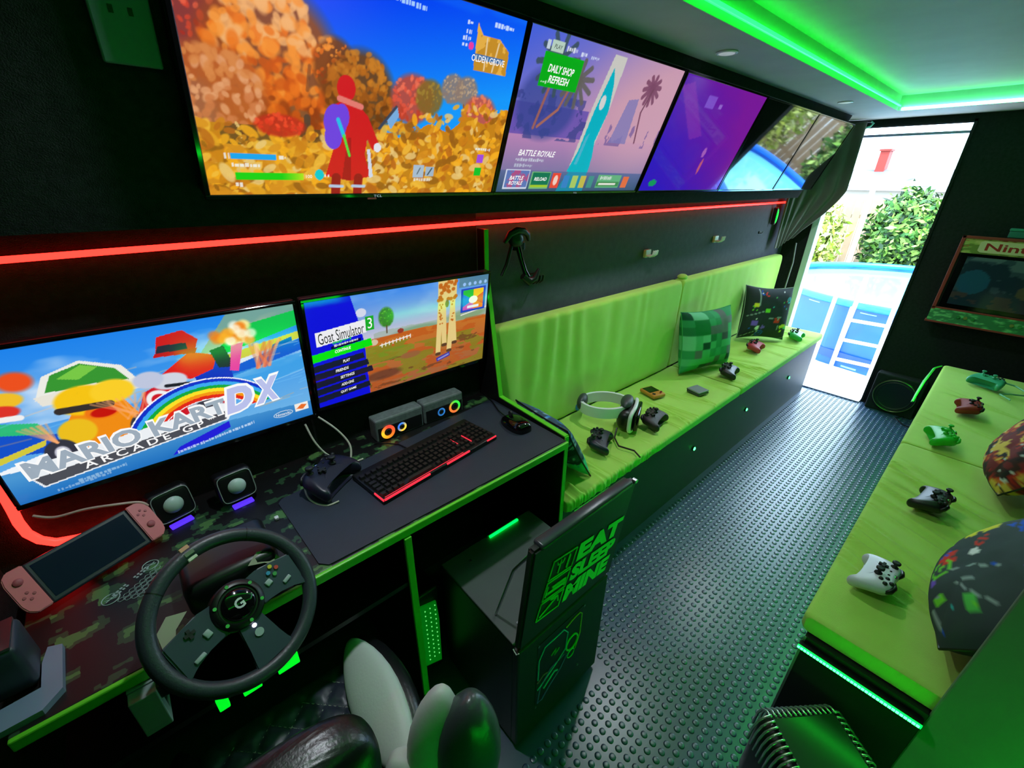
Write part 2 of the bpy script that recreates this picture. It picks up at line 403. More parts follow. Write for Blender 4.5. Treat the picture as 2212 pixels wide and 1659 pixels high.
def crown(A, u, v, ru, rv, cols, seed, n=90, dark=(120, 60, 20)):
    """a leafy tree crown: darker body, then many small dabs"""
    rg = random.Random(seed)
    A.put(A.ell(u, v, ru, rv, 0.25), dark, 0.9)
    for k in range(n):
        a = rg.uniform(0, 6.283); q = math.sqrt(rg.random())*0.97
        du, dv = math.cos(a)*q*ru, math.sin(a)*q*rv
        rr = rg.uniform(0.05, 0.13)*ru
        i = min(len(cols)-1, max(0, int((dv/rv*0.5+0.5+rg.uniform(-0.3, 0.3))*len(cols))))
        A.put(A.ell(u+du, v+dv, rr, rr*1.2, 0.5, rg.uniform(0, 3)), cols[i], 0.8)

def art_forest():
    A = Art(400, 225)
    A.grad(np.ones_like(A.U), (20, 150, 250), (0, 40, 240), (A.V-0.42)*1.5+(0.5-A.U)*0.55)
    A.put(np.clip(fbm(A.U*3+5, A.V*7, 3)*2.6-1.5, 0, 1)*np.clip((A.U-0.35)*3, 0, 1), (40, 175, 255), 0.55)
    org = [(146, 54, 8), (204, 84, 12), (232, 114, 24), (244, 146, 50), (242, 176, 110)]
    crown(A, 0.04, 0.66, 0.10, 0.17, [(170, 40, 28), (214, 66, 44), (230, 92, 66)], 1, 70, (150, 50, 30))
    crown(A, 0.20, 0.55, 0.17, 0.32, org, 2, 420, (150, 72, 20))
    crown(A, 0.05, 0.46, 0.12, 0.16, [(206, 120, 70), (226, 158, 110), (214, 132, 70)], 3, 130, (180, 90, 40))
    crown(A, 0.355, 0.60, 0.06, 0.13, org[:4], 4, 90)
    crown(A, 0.43, 0.50, 0.105, 0.20, [(110, 56, 10), (156, 84, 18), (184, 104, 22), (200, 124, 34)], 5, 260, (112, 60, 12))
    crown(A, 0.60, 0.52, 0.075, 0.12, [(190, 60, 40), (226, 84, 62), (238, 112, 84)], 6, 110, (190, 70, 50))
    crown(A, 0.66, 0.54, 0.05, 0.09, [(130, 100, 40), (160, 130, 50)], 7, 50, (130, 100, 40))
    for u, s in ((0.745, 8), (0.80, 9)): crown(A, u, 0.60, 0.045, 0.075, [(140, 120, 110), (176, 150, 120), (196, 170, 140)], s, 60, (140, 120, 110))
    crown(A, 0.87, 0.47, 0.075, 0.12, [(200, 74, 50), (232, 104, 70), (240, 130, 90)], 10, 90, (200, 80, 60))
    A.put(A.line(0.272, 0.38, 0.268, 0.20, 0.016), (84, 58, 48), 0.9); A.put(A.line(0.276, 0.50, 0.285, 0.60, 0.008), (110, 64, 40), 0.6)
    g = (A.V < 0.30+0.03*np.sin(A.U*40)+0.20*np.clip(A.U-0.48, 0, 1)*2.0*(A.U > 0.48))
    A.put(g, (196, 128, 24))
    A.put(A.rect(0.05, 0.36, 0.24, 0.33), (96, 62, 34), 0.8)
    rg = random.Random(11)
    pal = [(226, 160, 36), (204, 126, 22), (240, 184, 60), (184, 100, 24), (232, 196, 120), (150, 90, 20), (244, 170, 30), (214, 140, 30)]
    for k in range(900):
        u = rg.random(); top = 0.30+(0.20*max(0, min(1, (u-0.45)*3))); v = rg.uniform(-0.02, top+0.03)
        rr = rg.uniform(0.008, 0.026)*(1.25-v)
        A.put(A.ell(u, v, rr, rr*0.9, 0.25, rg.uniform(-1.3, 1.3)), rg.choice(pal), 0.85)
    crown(A, 0.20, 0.335, 0.065, 0.05, [(196, 34, 22), (222, 48, 30), (236, 70, 40)], 12, 50, (190, 36, 24))
    # a player figure in a long red coat seen from behind, plain hood, violet pack
    red, dr = (206, 18, 28), (150, 10, 22)
    A.put(A.poly([(0.335, 0.44), (0.375, 0.475), (0.42, 0.47), (0.447, 0.42), (0.452, 0.30), (0.445, 0.22), (0.466, 0.10), (0.40, 0.075), (0.318, 0.10), (0.345, 0.24)]), red)
    A.put(A.poly([(0.37, 0.08), (0.39, 0.30), (0.40, 0.30), (0.40, 0.075)]), dr, 0.7)
    A.put(A.line(0.44, 0.40, 0.478, 0.27, 0.026), red); A.put(A.ell(0.487, 0.26, 0.013, 0.024), (225, 225, 232))
    A.put(A.ell(0.385, 0.53, 0.027, 0.058), red); A.put(A.line(0.365, 0.482, 0.43, 0.455, 0.014), (226, 120, 110))
    for u in (0.352, 0.425): A.put(A.line(u, 0.09, u-0.004, -0.02, 0.026), dr); A.put(A.line(u-0.02, 0.045, u+0.02, 0.043, 0.008), (180, 200, 225))
    A.put(A.poly([(0.452, 0.25), (0.462, 0.25), (0.475, 0.10), (0.462, 0.09)]), (210, 215, 230))
    for u, v, a, b in ((0.352, 0.37, 0.034, 0.085), (0.345, 0.30, 0.026, 0.06), (0.372, 0.40, 0.022, 0.06)): A.put(A.ell(u, v, a, b), (112, 62, 220))
    A.put(A.line(0.36, 0.385, 0.377, 0.31, 0.010), (40, 190, 230)); A.put(A.line(0.377, 0.31, 0.395, 0.21, 0.007), (90, 220, 60))
    A.put(A.poly([(0.512, 0.41), (0.548, 0.475), (0.556, 0.43), (0.53, 0.36)]), (120, 170, 220)); A.put(A.line(0.49, 0.36, 0.545, 0.475, 0.007), (60, 66, 86))
    # heads-up display
    A.put(A.rect(0.065, 0.18, 0.175, 0.198), (30, 160, 235)); A.put(A.rect(0.07, 0.25, 0.075, 0.112), (30, 205, 20)); A.grad(A.rect(0.19, 0.252, 0.075, 0.112), (30, 205, 20), (170, 225, 30), (A.U-0.19)/0.06)
    A.put(A.ell(0.30, 0.105, 0.014, 0.028), (20, 200, 205))
    A.put(A.rect(0.625, 0.668, 0.10, 0.175), (168, 186, 205)); A.put(A.rect(0.675, 0.71, 0.105, 0.165), (160, 180, 200))
    A.put(A.line(0.642, 0.12, 0.652, 0.155, 0.003), (70, 80, 90)); A.put(A.line(0.685, 0.115, 0.70, 0.155, 0.004), (60, 70, 80))
    A.put(A.rect(0.895, 0.925, 0.20, 0.255), (160, 70, 220)); A.put(A.rect(0.893, 0.925, 0.115, 0.17), (20, 190, 40))
    mp = A.poly([(0.805, 0.93), (0.83, 0.88), (0.90, 0.88), (0.948, 0.83), (0.952, 0.71), (0.812, 0.71)])
    A.put(mp, (196, 140, 40)); A.put(mp & (fbm(A.U*40, A.V*24, 4) > 0.52), (226, 172, 70)); A.put(A.line(0.85, 0.87, 0.855, 0.72, 0.005), (230, 205, 160)); A.put(A.line(0.90, 0.86, 0.89, 0.72, 0.005), (230, 205, 160))
    A.put(A.rect(0.805, 0.93, 0.765, 0.79), (30, 100, 190), 0.8); A.put(A.ell(0.79, 0.82, 0.010, 0.018), (235, 60, 160))
    A.dashes(0.065, 0.135, 0.145, 0.018, (240, 240, 240), 1); A.dashes(0.188, 0.205, 0.187, 0.016, (240, 240, 240), 2); A.dashes(0.05, 0.062, 0.186, 0.03, (230, 230, 235), 3); A.dashes(0.315, 0.33, 0.10, 0.02, (240, 240, 240), 4); A.dashes(0.87, 0.95, 0.94, 0.02, (220, 235, 255), 5)
    A.dashes(0.51, 0.62, 0.935, 0.022, (190, 225, 255), 6, -0.1); A.dashes(0.765, 0.785, 0.92, 0.02, (235, 240, 250), 7); A.dashes(0.765, 0.785, 0.88, 0.02, (235, 240, 250), 8); A.dashes(0.755, 0.785, 0.85, 0.02, (235, 240, 250), 9); A.dashes(0.755, 0.778, 0.82, 0.02, (235, 240, 250), 10); A.dashes(0.88, 0.95, 0.285, 0.016, (230, 235, 240), 11); A.dashes(0.63, 0.70, 0.085, 0.02, (230, 225, 215), 12); A.dashes(0.068, 0.084, 0.052, 0.02, (240, 240, 240), 13)
    return A

def art_lobby():
    A = Art(300, 169)
    A.grad(np.ones_like(A.U), (190, 140, 175), (70, 95, 215), (A.V-0.5)*1.1+(0.45-A.U)*1.1)
    A.grad(A.V < 0.42, (92, 100, 150), (186, 130, 180), A.V/0.42)
    A.put(A.ell(0.85, 0.62, 0.4, 0.5, 0.9), (206, 160, 170), 0.6)
    A.put(A.rect(0, 0.42, 0.40, 0.60), (92, 70, 168), 0.8); A.put((fbm(A.U*22, A.V*14, 8) > 0.55) & A.rect(0, 0.45, 0.38, 0.66), (58, 60, 130), 0.7)
    A.put(A.ell(0.17, 0.60, 0.16, 0.22, 0.25), (50, 64, 140), 0.7)
    A.put((fbm(A.U*30, A.V*8, 9) > 0.58) & A.rect(0.55, 1.0, 0.38, 0.55), (120, 90, 150), 0.8)
    A.put(A.poly([(0.62, 0.4), (0.66, 0.72), (0.73, 0.74), (0.75, 0.4)]), (124, 116, 176), 0.8)
    for u, v, s, c in ((0.17, 0.86, 0.17, (58, 78, 90)), (0.30, 0.78, 0.14, (96, 92, 88)), (0.80, 0.84, 0.10, (120, 66, 96))):
        for k in range(11):
            a = k*0.57+0.3; A.put(A.line(u, v, u+math.cos(a)*s*0.62, v+math.sin(a)*s-0.03, 0.017), c, 0.9)
    A.put(A.line(0.17, 0.84, 0.12, 0.45, 0.011), (150, 92, 90)); A.put(A.line(0.27, 0.75, 0.23, 0.58, 0.010), (150, 96, 90)); A.put(A.line(0.23, 0.58, 0.14, 0.46, 0.010), (160, 100, 90))
    A.put(A.line(0.81, 0.82, 0.78, 0.65, 0.008), (110, 60, 84)); A.put(A.line(0.78, 0.65, 0.82, 0.42, 0.009), (116, 64, 90))
    # tall turquoise swirl in the middle
    A.put(A.poly([(0.39, 0.0), (0.41, 0.30), (0.43, 0.62), (0.47, 0.97), (0.55, 0.97), (0.545, 0.62), (0.52, 0.30), (0.545, 0.0)]), (198, 196, 190))
    A.put(A.poly([(0.36, 0.0), (0.43, 0.32), (0.45, 0.60), (0.49, 0.90), (0.52, 0.80), (0.545, 0.62), (0.52, 0.40), (0.54, 0.28), (0.55, 0.0)]), (0, 172, 190))
    A.put(A.ell(0.487, 0.67, 0.018, 0.05), (206, 208, 206)); A.put(A.poly([(0.43, 0.22), (0.45, 0.42), (0.47, 0.46), (0.45, 0.22)]), (90, 175, 200), 0.8)
    A.grad(A.V < 0.16, (52, 70, 110), (92, 100, 150), A.V/0.16)
    A.put(A.poly([(0.36, 0.0), (0.41, 0.16), (0.54, 0.16), (0.55, 0.0)]), (10, 150, 180), 0.7)
    A.put(A.rect(0.09, 0.30, 0.70, 0.885), (6, 168, 20))
    A.put(A.rect(0.115, 0.175, 0.895, 0.95), (180, 205, 190)); A.put(A.rect(0.09, 0.105, 0.90, 0.945), (190, 205, 220))
    A.put(A.rect(0.035, 0.17, 0.025, 0.165), (210, 215, 235)); A.put(A.rect(0.04, 0.165, 0.033, 0.157), (92, 112, 180)); A.put((fbm(A.U*40, A.V*20, 5) > .55) & A.rect(0.04, 0.165, 0.033, 0.157), (170, 70, 130))
    A.put(A.rect(0.185, 0.30, 0.025, 0.155), (120, 180, 120)); A.put(A.rect(0.19, 0.295, 0.055, 0.148), (20, 110, 80)); A.put(A.rect(0.19, 0.295, 0.033, 0.055), (160, 196, 40))
    A.put(A.rect(0.315, 0.365, 0.03, 0.15), (226, 60, 50)); A.put(A.ell(0.34, 0.09, 0.014, 0.04), (240, 200, 190))
    for k, c in enumerate(((60, 120, 200), (200, 210, 80), (230, 190, 50), (60, 150, 130))): A.put(A.rect(0.39+k*0.06, 0.43+k*0.06, 0.03, 0.13), c, 0.8)
    A.put(A.rect(0.64, 0.83, 0.03, 0.14), (96, 170, 120)); A.put(A.rect(0.645, 0.825, 0.04, 0.085), (60, 130, 70)); A.put(A.rect(0.66, 0.80, 0.055, 0.07), (220, 220, 210)); A.put(A.rect(0.85, 0.90, 0.03, 0.13), (220, 100, 50))
    A.dashes(0.195, 0.25, 0.925, 0.026, (230, 235, 245), 1); A.dashes(0.275, 0.31, 0.92, 0.022, (220, 228, 245), 2); A.dashes(0.335, 0.38, 0.915, 0.018, (200, 210, 240), 3); A.dashes(0.07, 0.23, 0.235, 0.022, (200, 205, 220), 4); A.dashes(0.07, 0.17, 0.195, 0.02, (185, 190, 210), 5); A.dashes(0.66, 0.75, 0.115, 0.03, (220, 225, 220), 6); A.dashes(0.10, 0.13, 0.725, 0.016, (220, 240, 220), 7)
    return A

def art_purple():
    A = Art(140, 79)
    A.grad(np.ones_like(A.U), (44, 24, 186), (118, 22, 150), A.U*0.8+A.V*0.5+fbm(A.U*3, A.V*3, 2)*0.5-0.3)
    A.put(A.poly([(0.0, 0.9), (0.1, 0.95), (0.42, 0.55), (0.3, 0.5)]), (150, 60, 170), 0.4)
    A.put(A.rect(0.30, 0.40, 0.78, 0.88), (140, 110, 220), 0.6); A.put(A.rect(0.46, 0.49, 0.80, 0.83), (170, 150, 230), 0.6)
    A.put(A.ell(0.55, 0.40, 0.02, 0.05), (190, 120, 190), 0.7); A.put(A.ell(0.58, 0.26, 0.015, 0.08), (220, 110, 100), 0.7)
    A.put(A.ell(0.12, 0.08, 0.04, 0.03), (20, 150, 90))
    return A

def art_race():
    """race-game title picture; the drawn figures are left out, plain karts stand in"""
    A = Art(400, 225)
    A.grad(np.ones_like(A.U), (120, 185, 230), (30, 130, 235), A.V)
    A.put(np.clip(fbm(A.U*4, A.V*5+3, 6)*3.2-1.35, 0, 1)*(A.V > 0.5), (226, 236, 248), 0.95)
    A.put(A.poly([(0.62, 0.72), (1.0, 0.93), (1.0, 1.0), (0.75, 1.0)]), (150, 175, 120), 0.7)
    A.put(A.poly([(0.63, 0.68), (1.0, 0.83), (1.0, 0.95), (0.80, 0.90)]), (20, 195, 80)); A.put(A.poly([(0.66, 0.62), (1.0, 0.72), (1.0, 0.78), (0.7, 0.70)]), (206, 200, 70))
    A.put(A.poly([(0.70, 0.52), (1.0, 0.62), (1.0, 0.72), (0.72, 0.60)]), (24, 90, 210)); A.put(A.poly([(0.88, 0.66), (0.97, 0.70), (0.97, 0.745), (0.89, 0.71)]), (10, 70, 190))
    A.put(A.poly([(0.6, 0.3), (1.0, 0.45), (1.0, 0.60), (0.6, 0.52)]), (60, 160, 230), 0.7)
    A.put(A.poly([(0.0, 0.40), (0.16, 0.40), (0.14, 0.52), (0.0, 0.60)]), (40, 190, 110), 0.9); A.put(A.poly([(0, 0.36), (0.16, 0.30), (0.17, 0.42), (0, 0.52)]), (20, 80, 200))
    A.put(A.poly([(0, 0.10), (0.10, 0.20), (0.14, 0.32), (0, 0.26)]), (240, 245, 250)); A.put(A.poly([(0, 0.12), (0.10, 0.22), (0.11, 0.25), (0, 0.17)]), (226, 90, 140)); A.put(A.poly([(0, 0.06), (0.10, 0.17), (0.12, 0.20), (0, 0.11)]), (226, 214, 40))
    A.put(A.poly([(0, 0.30), (0.13, 0.36), (0.14, 0.40), (0, 0.34)]), (210, 200, 60))
    A.grad(A.V < 0.24-0.10*A.U, (30, 110, 190), (74, 150, 210), A.V*5)
    rg = random.Random(3)
    for k in range(60):   # speed streaks
        u, v = rg.random(), rg.uniform(0.2, 0.75); A.put(A.line(u, v, u+rg.uniform(0.05, 0.13), v+rg.uniform(0.0, 0.05), 0.004), rg.choice([(250, 250, 255), (240, 170, 90), (120, 200, 250), (250, 200, 150)]), 0.35)
    # first kart, orange and yellow with a green, white-rimmed canopy
    A.put(A.poly([(0.16, 0.66), (0.20, 0.80), (0.30, 0.86), (0.40, 0.78), (0.44, 0.62)]), (236, 236, 228)); A.put(A.poly([(0.19, 0.70), (0.22, 0.80), (0.30, 0.84), (0.38, 0.77), (0.41, 0.66)]), (56, 150, 50)); A.put(A.poly([(0.23, 0.77), (0.30, 0.83), (0.34, 0.80), (0.28, 0.74)]), (120, 200, 70)); A.put(A.poly([(0.17, 0.62), (0.43, 0.60), (0.44, 0.67), (0.30, 0.70), (0.16, 0.68)]), (232, 228, 216))
    A.put(A.poly([(0.17, 0.20), (0.20, 0.46), (0.26, 0.62), (0.36, 0.60), (0.40, 0.40), (0.38, 0.26)]), (240, 140, 20)); A.put(A.ell(0.27, 0.60, 0.075, 0.10, 0.15), (246, 196, 20)); A.put(A.ell(0.35, 0.62, 0.06, 0.08, 0.2), (250, 206, 40))
    A.put(A.ell(0.22, 0.40, 0.05, 0.09, 0.15), (236, 190, 30)); A.put(A.ell(0.305, 0.50, 0.05, 0.055, 0.15), (240, 120, 20)); A.put(A.ell(0.305, 0.49, 0.036, 0.034, 0.2), (196, 20, 12))
    for u, v in ((0.16, 0.28), (0.40, 0.32)): A.put(A.ell(u, v, 0.045, 0.10, 0.1), (52, 52, 66)); A.put(A.ell(u, v, 0.02, 0.05, 0.2), (200, 200, 215))
    A.put(A.line(0.20, 0.56, 0.33, 0.54, 0.022), (52, 46, 44)); A.put(A.ell(0.09, 0.70, 0.05, 0.05, 0.2), (240, 190, 40)); A.put(A.ell(0.07, 0.63, 0.05, 0.045, 0.2), (220, 50, 40)); A.put(A.line(0.02, 0.60, 0.11, 0.58, 0.018), (240, 240, 240))
    A.put(A.ell(0.14, 0.80, 0.04, 0.06, 0.4), (236, 80, 30))
    # second kart, red with blue seat and white bumpers
    A.put(A.poly([(0.36, 0.30), (0.43, 0.56), (0.52, 0.62), (0.60, 0.52), (0.70, 0.42), (0.66, 0.28), (0.46, 0.20)]), (206, 24, 40)); A.put(A.ell(0.47, 0.47, 0.04, 0.09, 0.1, 0.5), (240, 240, 240)); A.put(A.ell(0.47, 0.47, 0.026, 0.06, 0.1, 0.5), (206, 24, 40))
    A.put(A.poly([(0.60, 0.52), (0.585, 0.66), (0.64, 0.72), (0.72, 0.66), (0.72, 0.52)]), (20, 50, 190)); A.put(A.poly([(0.50, 0.66), (0.60, 0.78), (0.685, 0.72), (0.66, 0.62), (0.58, 0.58)]), (222, 26, 30))
    A.put(A.poly([(0.68, 0.62), (0.665, 0.76), (0.715, 0.78), (0.735, 0.60)]), (34, 36, 52)); A.put(A.ell(0.515, 0.60, 0.055, 0.06, 0.15), (208, 212, 226)); A.put(A.ell(0.455, 0.64, 0.045, 0.06, 0.2), (190, 198, 222)); A.put(A.line(0.50, 0.57, 0.58, 0.55, 0.012), (30, 30, 40))
    A.put(A.poly([(0.50, 0.80), (0.52, 0.92), (0.60, 0.94), (0.64, 0.86), (0.62, 0.78)]), (206, 26, 32)); A.put(A.poly([(0.50, 0.80), (0.515, 0.86), (0.60, 0.85), (0.60, 0.79)]), (40, 44, 60)); A.put(A.poly([(0.49, 0.785), (0.50, 0.81), (0.63, 0.80), (0.62, 0.765)]), (190, 24, 30))
    A.put(A.ell(0.60, 0.34, 0.06, 0.10, 0.12), (170, 172, 190)); A.put(A.ell(0.60, 0.34, 0.035, 0.06, 0.12), (60, 60, 74))
    # torch-like exhaust and flames
    A.put(A.poly([(0.715, 0.58), (0.745, 0.80), (0.79, 0.80), (0.745, 0.56)]), (232, 60, 160)); A.put(A.line(0.742, 0.79, 0.79, 0.795, 0.02), (240, 240, 245))
    for k in range(26): A.put(A.ell(rg.gauss(0.77, 0.028), rg.gauss(0.86, 0.035), 0.02, 0.035, 0.6), rg.choice([(255, 235, 150), (250, 170, 40), (255, 250, 230), (240, 120, 30)]), 0.75)
    for k in range(16): A.put(A.line(0.84+rg.uniform(-.03, .03), 0.55, 0.86+rg.uniform(-.06, .07), 0.74, 0.010), rg.choice([(240, 130, 80), (250, 190, 150), (230, 90, 60)]), 0.5)
    for k in range(12): A.put(A.line(0.40+rg.uniform(-.05, .03), 0.40, 0.38+rg.uniform(-.1, .06), 0.56, 0.006), (250, 170, 110), 0.5)
    for k in range(10): A.put(A.line(0.16, 0.36, 0.12+rg.uniform(-.04, .04), 0.50, 0.006), (250, 170, 110), 0.5)
    # rainbow arch behind the title
    dx = (A.U-0.60)/0.30; dy = (A.V-0.02)/0.54
    rr = np.sqrt(dx**2*1.0+dy**2); arc = (A.V > 0.28+(A.U-0.35)*0.03-0.25*np.clip(A.U-0.64, 0, 1)) | (A.U > 0.66)
    for a, b, c in ((0.985, 1.0, (250, 250, 255)), (0.94, 0.985, (20, 50, 200)), (0.89, 0.94, (60, 170, 240)), (0.845, 0.89, (20, 170, 60)), (0.795, 0.845, (250, 225, 40)), (0.75, 0.795, (245, 150, 20)), (0.70, 0.75, (226, 40, 24)), (0.69, 0.70, (250, 250, 255))):
        A.put((rr >= a) & (rr < b) & (A.V > 0.26) & (A.U < 0.86), c)
    # title plate
    A.put(A.poly([(0.055, 0.165), (0.048, 0.245), (0.65, 0.335), (0.70, 0.30), (0.66, 0.185), (0.075, 0.075)]), (236, 240, 244)); A.put(A.poly([(0.062, 0.155), (0.66, 0.265), (0.655, 0.195), (0.080, 0.085)]), (76, 78, 86))
    A.put(A.poly([(0.44, 0.02), (0.47, 0.075), (0.66, 0.17), (0.66, 0.115), (0.56, 0.055)]), (34, 30, 215))
    A.put(A.rect(0.925, 0.985, 0.075, 0.145), (240, 236, 228)); A.put(A.poly([(0.93, 0.10), (0.955, 0.135), (0.98, 0.12), (0.96, 0.085)]), (232, 110, 40))
    A.put(A.ell(0.872, 0.092, 0.042, 0.028, 0.06), (225, 235, 245)); A.put(A.ell(0.872, 0.092, 0.039, 0.023, 0.06), (60, 130, 190))
    A.dashes(0.46, 0.75, 0.035, 0.024, (200, 220, 245), 1, 0.22); A.dashes(0.16, 0.30, 0.05, 0.022, (150, 190, 225), 2, 0.12); A.dashes(0.10, 0.25, 0.025, 0.02, (140, 180, 220), 3, 0.1)
    return A

def art_field():
    A = Art(400, 216)
    A.grad(np.ones_like(A.U), (214, 200, 206), (50, 130, 235), (A.V-0.52)*2.0)
    A.put(np.clip(fbm(A.U*3, A.V*5, 12)*3-1.6, 0, 1)*(A.V > 0.55), (190, 210, 240), 0.6)
    A.put((A.V < 0.60+0.03*fbm(A.U*14, A.V*0, 3)) & (A.U > 0.3), (150, 170, 150), 0.6); A.put(A.ell(0.55, 0.55, 0.14, 0.05, 0.5), (110, 150, 110), 0.7); A.put(A.ell(0.86, 0.60, 0.14, 0.06, 0.5), (120, 150, 100), 0.7)
    A.grad(A.V < 0.555-0.01*np.sin(A.U*9), (160, 96, 60), (196, 110, 40), A.V/0.55)
    A.put((A.V < 0.56) & (fbm(A.U*9, A.V*22, 7) > 0.52), (186, 78, 24), 0.55)
    A.put((A.V < 0.42) & (fbm(A.U*6+3, A.V*11, 9) > 0.5), (126, 130, 34), 0.75); A.put((A.V < 0.40) & (fbm(A.U*12, A.V*26, 10) > 0.62), (106, 62, 36), 0.7)
    A.put((A.V < 0.48) & (A.V > 0.30) & (A.U < 0.62) & (fbm(A.U*5, A.V*9, 14) > 0.42), (104, 150, 34), 0.6)
    A.put(A.ell(0.50, 0.30, 0.06, 0.035, 0.3), (150, 90, 60), 0.8); A.put(A.ell(0.34, 0.16, 0.10, 0.05, 0.4), (100, 56, 40), 0.8)
    crown(A, 0.37, 0.745, 0.040, 0.095, [(50, 130, 30), (76, 165, 40), (96, 190, 56)], 21, 60, (50, 120, 30)); A.put(A.line(0.37, 0.66, 0.37, 0.59, 0.006), (90, 64, 40))
    for u in np.linspace(0.34, 0.50, 9): A.put(A.line(u, 0.455+(u-.34)*.2, u, 0.49+(u-.34)*.2, 0.004), (240, 240, 236))
    A.put(A.line(0.33, 0.475, 0.50, 0.51, 0.005), (240, 240, 236)); A.put(A.line(0.82, 0.60, 1.0, 0.645, 0.006), (232, 226, 220)); A.put(A.ell(0.445, 0.58, 0.018, 0.025), (150, 50, 40)); A.put(A.ell(0.30, 0.52, 0.02, 0.03), (210, 190, 160)); A.put(A.ell(0.245, 0.83, 0.026, 0.04), (210, 215, 235))
    # long spotted legs of a giraffe
    cr, pt = (226, 200, 130), (190, 96, 26)
    A.put(A.rect(0.668, 0.785, 0.80, 1.0), cr)
    for u0, u1, v1 in ((0.685, 0.672, 0.24), (0.765, 0.745, 0.25), (0.70, 0.712, 0.33), (0.755, 0.78, 0.33)): A.put(A.line(u0, 0.86, u1, v1, 0.028), cr); A.put(A.line(u1-0.008, v1-0.02, u1+0.008, v1-0.02, 0.018), (90, 60, 40))
    rg = random.Random(9)
    for k in range(52):
        v = rg.uniform(0.55, 1.0); u = rg.uniform(0.67, 0.785) if v > 0.80 else rg.choice([0.683, 0.762, 0.70, 0.757])+rg.uniform(-0.008, 0.008)
        q = 0.012 if v > 0.8 else 0.005; A.put(A.ell(u, v, q, q*1.6, 0.3), pt, 0.95)
    A.put(A.ell(0.725, 0.76, 0.012, 0.04), (120, 96, 60)); A.put(A.poly([(0.665, 0.13), (0.66, 0.175), (0.75, 0.215), (0.752, 0.165)]), (60, 50, 160)); A.put(A.line(0.675, 0.155, 0.74, 0.185, 0.010), (170, 180, 230), 0.7)
    # promo card
    A.put(A.rect(0.80, 1.0, 0.90, 1.0), (90, 120, 110), 0.6)
    for k in range(5): A.put(A.ell(0.835+k*0.036, 0.925, 0.010, 0.018), (150, 190, 245))
    A.put(A.rect(0.815, 0.985, 0.625, 0.88), (34, 50, 190)); q = A.rect(0.83, 0.97, 0.65, 0.86)
    for k, c in enumerate([(220, 40, 50), (240, 190, 40), (40, 180, 60), (40, 110, 220), (200, 60, 180), (240, 120, 40)]):
        a0 = k*1.047; A.put(q & (np.abs(np.angle(np.exp(1j*(np.arctan2(A.V-0.75, (A.U-0.90)*1.7)-a0)))) < 0.53), c)
    A.put(A.ell(0.90, 0.75, 0.03, 0.04), (240, 235, 230)); A.put(A.rect(0.86, 0.94, 0.66, 0.69), (230, 230, 240))
    # menu panel
    A.put(A.poly([(0, 0), (0, 1), (0.20, 1), (0.235, 0.72), (0.25, 0.55), (0.26, 0)]), (14, 16, 216))
    A.put(A.poly([(0.028, 0.595), (0.028, 0.725), (0.265, 0.765), (0.265, 0.64)]), (236, 236, 240))
    A.put(A.rect(0.262, 0.305, 0.655, 0.785), (26, 170, 40))
    A.put(A.poly([(0.0, 0.455), (0.0, 0.53), (0.285, 0.575), (0.29, 0.50)]), (10, 226, 16))
    for k in range(5):
        v = 0.36-k*0.078; e = 0.26+0.02*((k*7) % 3-1); A.put(A.poly([(0.0, v), (0.0, v+0.062), (e, v+0.092), (e+0.006, v+0.035)]), (22, 26, 48))
    A.put(A.poly([(0.09, 0.545), (0.09, 0.575), (0.235, 0.60), (0.235, 0.57)]), (8, 10, 60))
    A.dashes(0.10, 0.19, 0.605, 0.022, (40, 220, 60), 1, 0.16); A.dashes(0.105, 0.22, 0.575, 0.02, (235, 235, 240), 2, 0.16)
    return A

SCREEN = mat_attr('lit_screen', 0.12, 1.0, spec=0.5)
TVGLASS = mat_attr('lit_tv_screen', 0.045, 1.0, spec=0.6)
TVMATT = mat_attr('lit_tv_screen_satin', 0.30, 1.0, spec=0.35)
TVOFF = mat('dark_tv_screen', rgb(14, 14, 18), 0.035, spec=0.9)

def display(name, label, cat, o, w, h, tilt, bez, thick, art=None, glass=TVGLASS, group=None, arm=True, chin=0.0):
    r = thing(name, label, cat, o, (R(90+tilt), 0, 0), group)
    MB().span((-bez, -bez-chin, -thick), (w+bez, h+bez, -0.004), 0.006).build('casing', BLKPL, r)
    fr = MB()
    fr.span((-bez, -bez-chin, -0.006), (w+bez, 0, 0.003), 0.0015, 1); fr.span((-bez, h, -0.006), (w+bez, h+bez, 0.003), 0.0015, 1)
    fr.span((-bez, 0, -0.006), (0, h, 0.003), 0.0015, 1); fr.span((w, 0, -0.006), (w+bez, h, 0.003), 0.0015, 1)
    fr.build('bezel', BLKGL, r)
    if art: link('screen', art.mesh('screen', w, h, glass), r)
    else: MB().quad((0, 0, 0), (w, 0, 0), (w, h, 0), (0, h, 0)).build('screen', TVOFF, r)
    if arm: MB().box((w/2, h/2, -thick-0.018), (0.2, 0.2, 0.036), 0.004).build('wall_bracket', BLKPL, r)
    return r

